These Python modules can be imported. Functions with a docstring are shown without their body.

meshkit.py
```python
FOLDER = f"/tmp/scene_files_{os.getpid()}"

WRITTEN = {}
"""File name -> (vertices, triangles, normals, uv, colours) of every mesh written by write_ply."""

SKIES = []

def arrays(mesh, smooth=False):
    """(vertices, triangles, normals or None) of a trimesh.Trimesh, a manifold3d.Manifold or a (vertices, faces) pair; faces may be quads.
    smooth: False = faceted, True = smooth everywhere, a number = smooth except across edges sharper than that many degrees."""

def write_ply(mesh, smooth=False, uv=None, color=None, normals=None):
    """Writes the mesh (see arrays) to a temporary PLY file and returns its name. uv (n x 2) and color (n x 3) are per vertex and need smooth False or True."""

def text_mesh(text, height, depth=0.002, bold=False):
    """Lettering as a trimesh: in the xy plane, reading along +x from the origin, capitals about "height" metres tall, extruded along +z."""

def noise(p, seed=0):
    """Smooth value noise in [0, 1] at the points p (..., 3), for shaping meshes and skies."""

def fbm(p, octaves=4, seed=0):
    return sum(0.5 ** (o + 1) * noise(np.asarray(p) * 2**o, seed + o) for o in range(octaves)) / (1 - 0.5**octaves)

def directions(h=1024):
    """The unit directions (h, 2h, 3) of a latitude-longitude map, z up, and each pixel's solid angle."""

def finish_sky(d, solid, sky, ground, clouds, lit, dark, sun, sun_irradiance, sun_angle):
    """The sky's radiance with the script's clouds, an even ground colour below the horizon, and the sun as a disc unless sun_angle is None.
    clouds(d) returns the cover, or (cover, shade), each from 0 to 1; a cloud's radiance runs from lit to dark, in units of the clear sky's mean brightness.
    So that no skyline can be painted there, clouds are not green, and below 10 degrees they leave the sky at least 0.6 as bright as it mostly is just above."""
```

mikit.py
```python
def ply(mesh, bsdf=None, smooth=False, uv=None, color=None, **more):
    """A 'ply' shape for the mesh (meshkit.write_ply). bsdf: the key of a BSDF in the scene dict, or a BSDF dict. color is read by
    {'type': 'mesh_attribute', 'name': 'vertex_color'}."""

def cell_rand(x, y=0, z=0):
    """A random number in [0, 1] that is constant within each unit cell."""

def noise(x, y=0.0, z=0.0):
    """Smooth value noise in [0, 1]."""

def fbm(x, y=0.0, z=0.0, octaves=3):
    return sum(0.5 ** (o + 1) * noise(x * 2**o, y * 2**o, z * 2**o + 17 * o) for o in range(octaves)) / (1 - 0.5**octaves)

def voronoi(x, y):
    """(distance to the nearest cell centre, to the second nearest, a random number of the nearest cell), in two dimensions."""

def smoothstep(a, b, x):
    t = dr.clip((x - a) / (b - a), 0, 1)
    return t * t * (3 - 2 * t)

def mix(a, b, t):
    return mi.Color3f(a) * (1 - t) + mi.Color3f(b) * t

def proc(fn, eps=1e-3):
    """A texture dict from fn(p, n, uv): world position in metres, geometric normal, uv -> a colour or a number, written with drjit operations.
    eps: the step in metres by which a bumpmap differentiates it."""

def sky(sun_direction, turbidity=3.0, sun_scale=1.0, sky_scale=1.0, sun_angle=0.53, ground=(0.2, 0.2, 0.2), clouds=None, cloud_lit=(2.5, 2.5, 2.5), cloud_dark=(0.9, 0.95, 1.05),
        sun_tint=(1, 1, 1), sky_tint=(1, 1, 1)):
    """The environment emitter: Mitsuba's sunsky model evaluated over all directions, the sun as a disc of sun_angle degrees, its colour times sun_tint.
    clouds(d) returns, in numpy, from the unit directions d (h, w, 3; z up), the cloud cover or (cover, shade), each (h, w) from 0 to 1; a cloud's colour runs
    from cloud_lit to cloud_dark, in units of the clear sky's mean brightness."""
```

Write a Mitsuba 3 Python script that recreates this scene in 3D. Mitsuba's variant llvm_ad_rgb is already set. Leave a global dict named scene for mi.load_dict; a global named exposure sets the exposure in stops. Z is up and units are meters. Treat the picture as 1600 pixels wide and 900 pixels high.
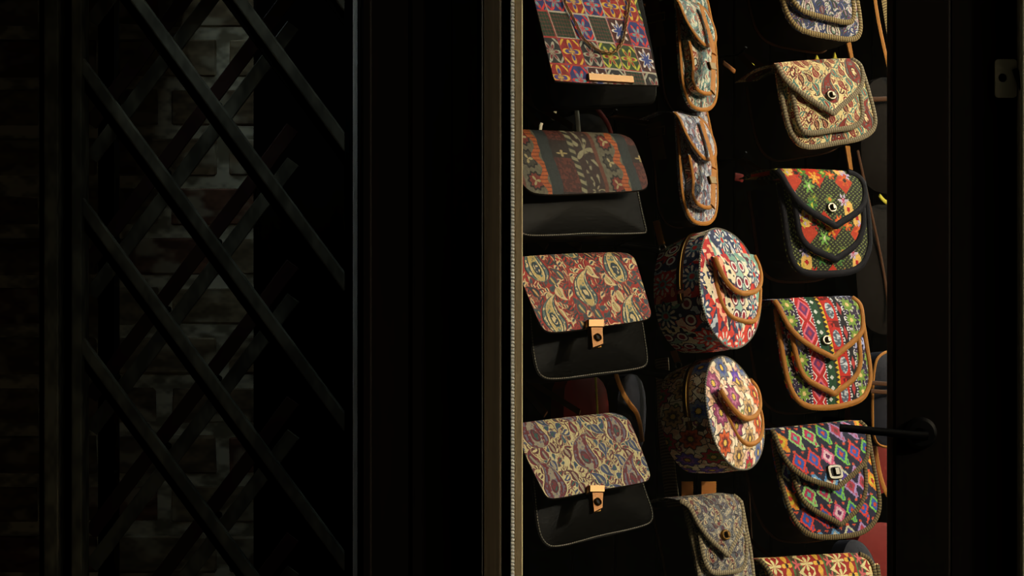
import math, random
import numpy as np, trimesh
import drjit as dr
import mitsuba as mi
import mikit
from mikit import proc, noise, fbm, voronoi, cell_rand, smoothstep, mix
T = mi.ScalarTransform4f
random.seed(7)
rng = np.random.default_rng(11)

# ------------------------------------------------------------------ camera, sky, exposure
F = 3200.0                                   # focal length in pixels of the 1600 x 900 frame
EYE = np.array([0.0, 0.0, 1.5])
exposure = 5.05
scene, labels = {}, {}
scene['camera'] = {'type': 'perspective', 'fov': math.degrees(2 * math.atan(800 / F)), 'fov_axis': 'x',
                   'near_clip': 0.05, 'far_clip': 500.0,
                   'to_world': T().look_at(origin=EYE.tolist(), target=[0, 5, 1.5], up=[0, 0, 1])}
scene['sky'] = mikit.sky([0.86, -0.27, 0.40], turbidity=3.0, sun_scale=0.030, sky_scale=1.15, sun_tint=(0.96, 1.22, 1.68), sky_tint=(1.55, 1.06, 0.62),
                         sun_angle=1.2, ground=(0.05, 0.048, 0.045))


# ------------------------------------------------------------------ materials
def lin(*c):
    c = np.asarray(c, float) / 255
    return [float(x) for x in np.where(c < 0.04045, c / 12.92, ((c + 0.055) / 1.055) ** 2.4)]


def rgb(c):
    return {'type': 'rgb', 'value': [float(x) for x in c]}


def principled(name, color, rough=0.5, metal=0.0, bump=None, two=True, **kw):
    b = {'type': 'principled', 'base_color': color if isinstance(color, dict) else rgb(color), 'roughness': rough, 'metallic': metal, **kw}
    if bump:
        b = {'type': 'bumpmap', 'tex': proc(bump[0], eps=bump[2] if len(bump) > 2 else 5e-4), 'scale': bump[1], 'b': b}
    scene[name] = {'type': 'twosided', 'b': b} if two else b


def diffuse(name, color):
    scene[name] = {'type': 'twosided', 'b': {'type': 'principled', 'base_color': color if isinstance(color, dict) else rgb(color), 'roughness': 0.75, 'specular': 0.25}}


def leather_bump(p, n, uv):
    return fbm(p.x * 420, p.y * 420, p.z * 420, octaves=2)


def mortar_fn(p, n, uv):
    a = fbm(p.x * 40, p.y * 40, p.z * 55)
    return mix(lin(140, 130, 104), lin(220, 212, 184), smoothstep(0.3, 0.7, a))


def brick_tone(lo, hi, smear=False):
    def fn(p, n, uv):
        a = fbm(p.x * 30, p.y * 30, p.z * 60)
        b = noise(p.x * 160, p.y * 160, p.z * 160)
        c = mix(lin(*lo), lin(*hi), smoothstep(0.25, 0.75, a)) * (0.8 + 0.35 * b)
        if smear:
            m = fbm(p.x * 26 + 3, p.y * 26, p.z * 34 + 8)
            c = dr.lerp(c, mi.Color3f(lin(188, 178, 150)), smoothstep(0.52, 0.72, m) * 0.75)
        return c
    return fn


def wood_fn(lo, hi):
    def fn(p, n, uv):
        g = fbm(p.x * 150, p.y * 150, p.z * 3.0)
        k = fbm(p.x * 18, p.y * 18, p.z * 1.3 + 5)
        return mix(lin(*lo), lin(*hi), smoothstep(0.2, 0.8, 0.6 * g + 0.4 * k))
    return fn


def metal_wear(p, n, uv):
    a = fbm(p.x * 60, p.y * 60, p.z * 25)
    return mix(lin(90, 87, 73), lin(140, 136, 116), smoothstep(0.3, 0.75, a))


principled('mat_black_leather', lin(5.5, 5, 4.2), 0.40, bump=(leather_bump, 0.0002), specular=0.03)
principled('mat_tan_leather', lin(170, 112, 48), 0.6, bump=(leather_bump, 0.0003), specular=0.15)
principled('mat_brown_leather', lin(74, 46, 26), 0.6, specular=0.1)
principled('mat_dark_brown', lin(19, 14, 10), 0.7, specular=0.06)
principled('mat_black_trim', lin(26, 26, 32), 0.7, specular=0.1)
principled('mat_gold', lin(142, 108, 72), 0.3, 1.0)
principled('mat_steel', lin(84, 82, 76), 0.32, 1.0)
principled('mat_copper', lin(104, 72, 44), 0.36, 1.0)
principled('mat_silver', lin(112, 108, 96), 0.36, 1.0)
principled('mat_brass_dark', lin(120, 90, 45), 0.35, 1.0)
principled('mat_black_cloth', lin(2.5, 2, 1.6), 0.95, specular=0.0)
diffuse('mat_red_cloth', lin(112, 22, 14))
diffuse('mat_navy_cloth', lin(26, 27, 38))
diffuse('mat_yellow_tag', lin(205, 190, 60))
diffuse('mat_white_tag', lin(225, 215, 185))
diffuse('mat_orange_card', lin(150, 92, 34))
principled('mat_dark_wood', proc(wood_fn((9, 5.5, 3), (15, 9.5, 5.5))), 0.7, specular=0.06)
principled('mat_strip_wood', proc(wood_fn((140, 120, 88), (176, 155, 116))), 0.6)
principled('mat_dull_wood', proc(wood_fn((48, 40, 28), (74, 62, 44))), 0.6, specular=0.2)
principled('mat_door_paint', lin(13, 13, 12), 0.6)
principled('mat_black_metal', lin(4, 4, 4), 0.5, specular=0.1)
principled('mat_gate_metal', proc(metal_wear), 0.5, specular=0.5)
principled('mat_rust_metal', lin(72, 40, 30), 0.7)
principled('mat_gasket', lin(232, 230, 222), 0.6)
principled('mat_plate', lin(150, 146, 125), 0.45, specular=0.6)
diffuse('mat_mortar', proc(mortar_fn))
diffuse('mat_brick_a', proc(brick_tone((112, 96, 72), (158, 140, 108), True)))
diffuse('mat_brick_b', proc(brick_tone((98, 82, 62), (144, 122, 92), True)))
diffuse('mat_brick_c', proc(brick_tone((92, 62, 48), (136, 96, 74), True)))
diffuse('mat_street', proc(brick_tone((40, 37, 33), (64, 60, 53))))
diffuse('mat_plaster', proc(brick_tone((38, 33, 26), (52, 46, 36))))
scene['mat_glass'] = {'type': 'thindielectric', 'int_ior': 1.5}


# ---- woven and printed cloths. uv = local position on the bag / 0.16 m; the whole tens of u choose the colourway
def pick(colors, i):
    out = mi.Color3f(lin(*colors[0]))
    for k in range(1, len(colors)):
        out = dr.select(i == k, mi.Color3f(lin(*colors[k])), out)
    return out


def col(*c):
    return mi.Color3f(lin(*c))


def over(base, c, mask):
    return dr.select(mask, c, base)


PAISLEY = [  # ground, ground 2, outline, ring, inner, core, sprig 1, sprig 2
    [(144, 44, 37), (120, 34, 32), (39, 53, 56), (84, 104, 103), (172, 151, 94), (51, 60, 72), (190, 172, 129), (61, 72, 73)],
    [(178, 168, 126), (168, 156, 112), (78, 36, 42), (92, 90, 104), (132, 124, 108), (38, 76, 72), (96, 36, 44), (56, 62, 92)],
    [(232, 216, 160), (222, 204, 146), (88, 44, 34), (104, 112, 104), (138, 50, 42), (226, 210, 160), (134, 48, 42), (84, 126, 120)],
    [(70, 82, 130), (60, 68, 112), (66, 74, 60), (206, 196, 186), (150, 118, 132), (128, 154, 140), (214, 204, 196), (112, 66, 72)],
    [(104, 148, 144), (84, 112, 116), (40, 44, 44), (200, 186, 160), (146, 70, 52), (190, 200, 184), (206, 200, 178), (122, 62, 56)],
    [(136, 150, 174), (108, 118, 144), (44, 40, 46), (206, 200, 200), (146, 84, 82), (120, 150, 160), (214, 208, 200), (110, 66, 66)],
    [(112, 114, 116), (88, 92, 98), (40, 38, 44), (150, 138, 112), (104, 50, 52), (84, 98, 124), (190, 176, 140), (66, 46, 54)],
]
PSCALE = [2.0, 2.0, 2.2, 2.6, 2.8, 3.2, 3.6]


def pal(k, i):
    out = mi.Color3f(lin(*PAISLEY[0][i]))
    for j in range(1, len(PAISLEY)):
        out = dr.select(k == j, mi.Color3f(lin(*PAISLEY[j][i])), out)
    return out


def drop(x, y):
    """Signed measure of a bent teardrop in a unit cell: below 1 inside, with its height t from 0 to 1."""
    t = (y + 0.42) / 0.84
    hi = dr.clip((t - 0.32) / 0.68, 0, 1)
    lo = dr.clip((0.32 - t) / 0.32, 0, 1)
    w = 0.29 * dr.select(t > 0.32, dr.power(1.001 - hi, 0.75), dr.sqrt(dr.maximum(1.001 - lo * lo, 0)))
    xc = 0.46 * hi * hi * hi - 0.06
    d = dr.abs(x - xc) / dr.maximum(w, 0.01)
    return dr.select((t > 0) & (t < 1), d, 9.0), t


def paisley_fn(p, n, uv):
    k = dr.floor((uv.x + 5) / 10)
    s = mi.Float(PSCALE[0])
    for j in range(1, len(PSCALE)):
        s = dr.select(k == j, PSCALE[j], s)
    u, v = (uv.x - k * 10) * s + 0.37, uv.y * s + 0.21
    wu = u + 0.10 * (noise(u * 2.2, v * 2.2, k) - 0.5)
    wv = v + 0.10 * (noise(u * 2.2, v * 2.2, k + 40) - 0.5)
    c = dr.select(noise(u * 3, v * 3, k * 7) > 0.5, pal(k, 0), pal(k, 1))
    # thin curling stems, then three sowings of small leaves and buds, each turned another way
    f = fbm(wu * 3.4, wv * 2.8, k * 3, octaves=2)
    g = f * 9 - dr.floor(f * 9)
    c = over(c, pal(k, 2), (g < 0.20) & (noise(u * 6, v * 6, 9) > 0.42))
    c = over(c, pal(k, 6), (g > 0.52) & (g < 0.72) & (noise(u * 7, v * 7, 3) > 0.45))
    for q, (ca, sa, fr) in enumerate(((0.95, 0.3, 6.6), (0.6, -0.8, 5.2), (0.9, 0.42, 3.2))):
        a, b = (wu * ca + wv * sa) * fr * 1.2, (wv * ca - wu * sa) * fr * 0.9
        ia, ib = dr.floor(a), dr.floor(b)
        m = cell_rand(ia, ib, k * 3 + q)
        m2 = cell_rand(ia, ib, k * 3 + q + 50)
        on = m2 > (0.26 if q < 2 else 0.34)
        x, y = (a - ia - 0.5) * dr.select(m > 0.5, 1.0, -1.0), (b - ib - 0.5) * dr.select(m2 * 9 - dr.floor(m2 * 9) > 0.5, 1.0, -1.0)
        d, t = drop(x, y)
        c = over(c, pal(k, 0), on & (d < 1.6))
        c = over(c, dr.select(m > 0.62, pal(k, 6), dr.select(m > 0.3, pal(k, 7), pal(k, 2))), on & (d < 1.28))
        c = over(c, dr.select(m > 0.35, pal(k, 5), pal(k, 0)), on & (d < 0.42) & (t < 0.65))
        if q == 2:
            c = over(c, pal(k, 4), on & (d < 0.3) & (t < 0.6))
    # large bent teardrops, every other column shifted
    eu, ev = u + 0.05 * (noise(u * 3, v * 3, k) - 0.5), v + 0.05 * (noise(u * 3, v * 3, k + 9) - 0.5)
    iu = dr.floor(eu)
    vv = ev + 0.5 * (iu - 2 * dr.floor(iu / 2))
    iv = dr.floor(vv)
    m = cell_rand(iu, iv, k + 11)
    x, y = (eu - iu - 0.5) * dr.select(m > 0.8, -1.0, 1.0), vv - iv - 0.5
    x, y = x * 1.22 + 0.25 * y, y * 1.08
    d, t = drop(x, y)
    d = dr.select((k == 2) & ((m < 0.30) | (m > 0.86)), 9.0, d)
    q = noise(u * 26, v * 26, 2)
    c = over(c, pal(k, 0), d < 1.28)
    c = over(c, pal(k, 2), d < 1.14)
    c = over(c, dr.select(q > 0.62, pal(k, 6), pal(k, 3)), d < 1.0)
    c = over(c, pal(k, 2), d < 0.74)
    c = over(c, dr.select(q > 0.35, pal(k, 6), pal(k, 4)), d < 0.62)
    eye = dr.sqrt(dr.square(x + 0.05) + dr.square((y + 0.14) * 0.8))
    c = over(c, dr.select(q > 0.6, pal(k, 3), pal(k, 4)), (d < 0.44) & (t < 0.7))
    c = over(c, pal(k, 2), eye < 0.11)
    c = over(c, dr.select(q > 0.5, pal(k, 5), pal(k, 6)), eye < 0.075)
    return c * (0.9 + 0.2 * noise(u * 60, v * 60))


def petals(x, y, r, count, depth=0.28):
    """Distance from the centre of a flower, as a share of its scalloped edge."""
    return dr.sqrt(x * x + y * y) / (r * (1 - depth + depth * dr.cos(count * dr.atan2(y, x))))


def patchwork_fn(p, n, uv):
    u, v = uv.x / 0.235 + 0.55, uv.y / 0.272 + 0.35
    i, j = dr.floor(u), dr.floor(v)
    x, y = u - i - 0.5, v - j - 0.5
    r = cell_rand(i * 3 + 1, j * 5 + 2, 4)
    kind = dr.floor(cell_rand(i + 7, j + 3, 9) * 5.99)
    base = pick([(24, 56, 36), (70, 30, 26), (146, 34, 32), (44, 52, 112), (50, 72, 36), (36, 34, 36)], kind)
    c = base * (0.7 + 0.6 * noise(u * 9, v * 9))
    hi = pick([(104, 50, 40), (226, 220, 210), (214, 170, 60), (206, 52, 50), (190, 190, 70), (170, 170, 150)], kind)
    lo = pick([(88, 40, 34), (52, 70, 140), (80, 60, 130), (90, 160, 170), (150, 40, 44), (120, 40, 44)], kind)
    d = petals(x, y, 0.44, 8)
    dd = petals(x, y, 0.46, 4, 0.4)
    d = dr.select(kind == 1, d, dr.select(kind == 2, dd, dr.select(kind == 0, dr.abs(dr.sin(x * 22) * dr.cos(y * 22)) + 0.82, petals(x, y + 0.05, 0.44, 6, 0.35))))
    c = over(c, hi, d < 1.0)
    c = over(c, lo, d < 0.72)
    c = over(c, hi * 0.9, (d < 0.34) & (kind != 1))
    a = dr.abs(x) + dr.abs(y)
    c = over(c, hi, (a > 0.66) & (a < 0.78) & (kind > 1))
    c = over(c, lo, a > 0.84)
    e = dr.maximum(dr.abs(x), dr.abs(y))
    c = over(c, dr.select(r > 0.5, col(186, 60, 54), col(196, 186, 168)) * 0.8, e > 0.465)
    return c * (0.62 + 0.3 * noise(u * 40, v * 40))


def carpet_fn(p, n, uv):
    u, v = uv.x + 0.16 * (noise(uv.y * 16, 3) - 0.5) * 0.12, uv.y
    x = u - dr.floor((u + 0.36) / 1.02) * 1.02            # one repeat of bands, -0.36 to 0.66
    c = col(52, 40, 34)
    # grey band with red and black rosettes
    band = (x > 0.36)
    yy = v / 0.22 - dr.floor(v / 0.22) - 0.5
    xx = (x - 0.49) / 0.22
    d = petals(xx, yy, 0.46, 10, 0.1)
    rk = cell_rand(dr.floor(v / 0.22), 3)
    c = over(c, col(116, 112, 92) * (0.8 + 0.4 * noise(u * 50, v * 50)), band)
    c = over(c, col(40, 34, 32), band & (d < 1.0))
    c = over(c, dr.select(rk > 0.5, col(134, 50, 38), col(76, 74, 62)), band & (d < 0.78))
    c = over(c, col(190, 176, 130), band & (petals(xx, yy, 0.3, 3, 0.5) < 0.8))
    # orange beaded wave
    w = x - 0.62 - 0.035 * dr.sin(v * 26)
    bead = v * 26 - dr.floor(v * 26)
    c = over(c, dr.select((bead > 0.2), col(204, 108, 54), col(120, 50, 34)), dr.abs(w) < 0.045)
    c = over(c, col(50, 60, 60), (x < -0.22))
    c = over(c, dr.select(noise(u * 60, v * 60) > 0.55, col(112, 52, 38), col(80, 40, 34)), (x > -0.22) & (x < 0.02) & (dr.sin(v * 12 + 1) > -0.45))
    sq = petals(x + 0.1, v / 0.52 - dr.floor(v / 0.52) - 0.5, 0.07, 4, 0.4)
    c = over(c, col(196, 176, 120), sq < 1)
    e = dr.abs(x - 0.045)
    c = over(c, dr.select(dr.sin(v * 80 + 30 * x) > 0, col(160, 156, 124), col(58, 54, 46)), e < 0.035)
    # pale blossom on the brown band
    m = v / 0.42 - dr.floor(v / 0.42) - 0.5
    bl = petals((x - 0.2 + 0.06 * m) * 3.6, m, 0.52, 7, 0.45)
    c = over(c, col(66, 46, 42), (x > 0.08) & (x < 0.33))
    c = over(c, dr.select(noise(u * 30, v * 30) > 0.42, col(168, 162, 130), col(62, 52, 46)), (bl < 1) & (x > 0.08) & (x < 0.33))
    c = over(c, col(116, 66, 48), (x > 0.31) & (x < 0.36))
    return c * (0.42 + 0.16 * noise(u * 70, v * 70))


def beaded_fn(p, n, uv):
    q = 70.0
    u, v = (dr.floor(uv.x * q) + 0.5) / q, (dr.floor(uv.y * q) + 0.5) / q
    c = col(38, 40, 34)
    dash = dr.sin(uv.x * 100 + dr.sin(uv.y * 60)) * dr.sin(uv.y * 150)
    c = over(c, col(120, 134, 70), dash > 0.35)
    red = dr.abs(u - 0.02) + dr.abs(v - dr.floor((v + 0.42) / 0.62) * 0.62 + 0.02) * 0.9
    c = over(c, col(198, 56, 34), red < 0.17)
    side = dr.abs(dr.abs(u - 0.02) - 0.36)
    vv = v - dr.floor((v + 0.3) / 0.46) * 0.46
    c = over(c, col(196, 66, 42), side + dr.abs(vv + 0.14) < 0.13)
    c = over(c, col(232, 190, 104), (dr.sqrt(dr.square(side * 1.2) + dr.square((vv - 0.02) * 0.8)) < 0.085))
    c = over(c, col(190, 40, 40), (dr.sqrt(dr.square(side) + dr.square(vv - 0.02)) < 0.025))
    for cx, cy, r, a, b in [(-0.40, 0.0, 0.075, (190, 170, 210), (176, 40, 70)), (0.43, -0.06, 0.075, (200, 180, 215), (176, 40, 70)), (-0.17, -0.03, 0.075, (72, 128, 48), (190, 200, 70)),
                            (0.13, -0.04, 0.075, (66, 124, 50), (180, 196, 80)), (-0.09, -0.33, 0.07, (100, 120, 52), (214, 190, 60)), (0.13, -0.34, 0.07, (104, 128, 60), (220, 150, 60)),
                            (-0.02, -0.60, 0.085, (226, 150, 50), (240, 215, 110)), (-0.24, -0.55, 0.07, (190, 44, 36), (40, 30, 34)), (0.22, -0.56, 0.07, (216, 90, 40), (240, 180, 70)),
                            (-0.13, -0.70, 0.075, (120, 180, 80), (226, 220, 190)), (-0.42, -0.52, 0.085, (206, 186, 70), (150, 40, 50)), (-0.36, -0.82, 0.075, (180, 165, 205), (80, 80, 150)),
                            (-0.13, -0.90, 0.075, (66, 128, 60), (200, 200, 70)), (0.32, -0.84, 0.075, (206, 190, 215), (190, 60, 90)), (0.40, -0.62, 0.08, (206, 96, 44), (60, 40, 30)), (0.12, -0.92, 0.06, (60, 120, 60), (120, 160, 80))]:
        for back in (0.0, 1.0):
            if back and cy > -0.5:
                continue
            d = petals(u - cx, v - cy - 0.5 * back, r, 6, 0.3)
            c = over(c, col(*a), d < 1)
            c = over(c, col(*b), d < 0.4)
    return c * (0.85 + 0.3 * noise(uv.x * 90, uv.y * 90))


def band_fn(p, n, uv):
    """Woven bands: colourway 0 on red, navy, green and gold, colourway 1 on red and brown."""
    k = dr.floor((uv.x + 5) / 10)
    u, v = uv.x - k * 10, uv.y
    u = u + 0.10 * v * dr.select(k == 0, 1.0, 0.0)
    x = u + 0.52 - dr.floor((u + 0.52) / 1.02) * 1.02
    # colourway 0
    c = col(44, 34, 62)
    f = v / 0.17 - dr.floor(v / 0.17) - 0.5
    fk = dr.floor(cell_rand(dr.floor(v / 0.17), 5) * 2.99)
    for lo, hi in ((0.0, 0.2), (0.86, 1.02)):
        m = (x >= lo) & (x < hi)
        xx = (x - (lo + hi) / 2) / 0.17
        d = petals(xx, f, 0.5, 8, 0.2)
        c = over(c, dr.select(noise(u * 70, v * 70) > 0.7, col(200, 196, 190), col(44, 34, 62)), m)
        c = over(c, pick([(120, 152, 62), (196, 48, 36), (168, 176, 216)], fk), m & (d < 1))
        c = over(c, col(234, 206, 140), m & (d < 0.35))
    m = (x > 0.2) & (x < 0.4)
    g = v / 0.26 - dr.floor(v / 0.26) - 0.5
    di = dr.abs(x - 0.3) / 0.1 + dr.abs(g) / 0.46
    gk = cell_rand(dr.floor(v / 0.26), 8)
    c = over(c, col(196, 46, 48), m)
    c = over(c, dr.select(gk > 0.5, col(170, 196, 80), col(226, 110, 130)), m & (di < 0.95))
    c = over(c, dr.select(gk > 0.5, col(200, 90, 40), col(120, 52, 110)), m & (di < 0.66))
    c = over(c, dr.select(gk > 0.5, col(216, 200, 80), col(190, 60, 80)), m & (di < 0.3))
    c = over(c, col(226, 206, 200), m & (di > 1.42) & (di < 1.6))
    m = (x > 0.4) & (x < 0.515)
    h = v / 0.11 - dr.floor(v / 0.11) - 0.5
    c = over(c, col(34, 76, 50), m)
    c = over(c, col(214, 220, 214), m & (dr.abs(x - 0.457) / 0.03 + dr.abs(h) / 0.24 < 1))
    m = (x > 0.515) & (x < 0.575)
    z = v / 0.05 - dr.floor(v / 0.05)
    c = over(c, dr.select(dr.abs(z - 0.5) * 0.1 + 0.515 < x - 0.01, col(220, 186, 50), col(40, 34, 30)), m)
    m = (x > 0.575) & (x < 0.75)
    g2 = v / 0.3 - dr.floor(v / 0.3) - 0.5
    ov = dr.sqrt(dr.square((x - 0.66) / 0.055) + dr.square(g2 / 0.3))
    c = over(c, dr.select((dr.abs(g2) > 0.38) & (noise(u * 50, v * 50) > 0.45), col(110, 24, 26), col(198, 44, 36)), m)
    c = over(c, dr.select(noise(u * 40, v * 90) > 0.5, col(196, 200, 206), col(90, 100, 116)), m & (ov < 1))
    m = (x > 0.75) & (x < 0.86)
    c = over(c, col(28, 28, 34), m)
    c = over(c, dr.select(gk > 0.5, col(130, 170, 160), col(180, 60, 60)), m & (dr.abs(x - 0.805) / 0.03 + dr.abs(g) / 0.3 < 1))
    c = over(c, col(220, 220, 214), m & (dr.abs(dr.abs(x - 0.805) - 0.042) < 0.012) & (h > 0.1))
    line = dr.minimum(dr.minimum(dr.abs(x - 0.2), dr.abs(x - 0.4)), dr.minimum(dr.abs(x - 0.75), dr.abs(x - 0.86)))
    c = over(c, dr.select(dr.sin(v * 220) > 0, col(206, 206, 214), col(40, 34, 50)), line < 0.01)
    # colourway 1
    y = u / 0.44 - dr.floor(u / 0.44)
    e = col(160, 44, 38)
    e = over(e, dr.select(noise(u * 80, v * 30) > 0.5, col(92, 82, 52), col(74, 56, 40)), (y > 0.36) & (y < 0.62))
    e = over(e, col(74, 120, 66), (dr.abs(y - 0.36) < 0.022) | (dr.abs(y - 0.62) < 0.015))
    w = v / 0.17 - dr.floor(v / 0.17) - 0.5
    lf = petals((y - 0.8) * 2.1, w, 0.48, 4, 0.55)
    e = over(e, col(222, 210, 150), lf < 1)
    e = over(e, col(226, 176, 70), (petals((y - 0.18) * 2.6, w, 0.42, 2, 0.6) < 1))
    e = over(e, col(40, 30, 34), dr.abs(y - 0.18) * 4 + dr.abs(w) < 0.2)
    e = over(e, col(206, 96, 100), petals((y - 0.49) * 3.4, w, 0.42, 5, 0.35) < 1)
    return dr.select(k > 0.5, e, c) * (0.85 + 0.3 * noise(uv.x * 90, uv.y * 90))


def ikat_fn(p, n, uv):
    q = 74.0
    u, v = (dr.floor(uv.x * q) + 0.5) / q, (dr.floor(uv.y * q) + 0.5) / q
    a, b = (u + 0.36 * v) / 0.205, (v - 0.10 * u) / 0.25
    j = dr.floor(b)
    a = a + 0.5 * (j - 2 * dr.floor(j / 2))
    i = dr.floor(a)
    x, y = a - i - 0.5, b - j - 0.5
    k = dr.floor(cell_rand(i + 3, j + 8, 2) * 7.99)
    d = dr.abs(x) / 0.50 + dr.abs(y - 0.08) / 0.47
    out = pick([(150, 200, 120), (216, 66, 56), (206, 206, 176), (220, 132, 50), (170, 140, 190), (96, 150, 200), (206, 90, 130), (120, 190, 80)], k)
    mid = pick([(190, 52, 96), (50, 90, 180), (56, 52, 130), (214, 190, 60), (180, 60, 80), (200, 200, 190), (226, 190, 200), (52, 84, 160)], k)
    inn = pick([(90, 170, 160), (206, 60, 50), (80, 50, 130), (190, 60, 40), (120, 60, 60), (190, 70, 60), (110, 40, 90), (190, 70, 50)], k)
    c = col(34, 34, 58)
    tail = (dr.abs(x - 0.16) < 0.13) & (y < -0.14) & (y > -0.46)
    c = over(c, out, tail & ~((dr.abs(x - 0.16) < 0.05) & (y > -0.38)))
    c = over(c, mid, tail & ((dr.abs(x - 0.16) < 0.05) & (y > -0.38)))
    c = over(c, col(206, 84, 56), (0.5 - dr.abs(x)) / 0.16 + (0.5 - dr.abs(y)) / 0.13 < 1.0)
    c = over(c, out, d < 1.0)
    c = over(c, mid, d < 0.68)
    c = over(c, inn, d < 0.3)
    return c * (0.86 + 0.28 * noise(uv.x * 90, uv.y * 90))


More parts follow.
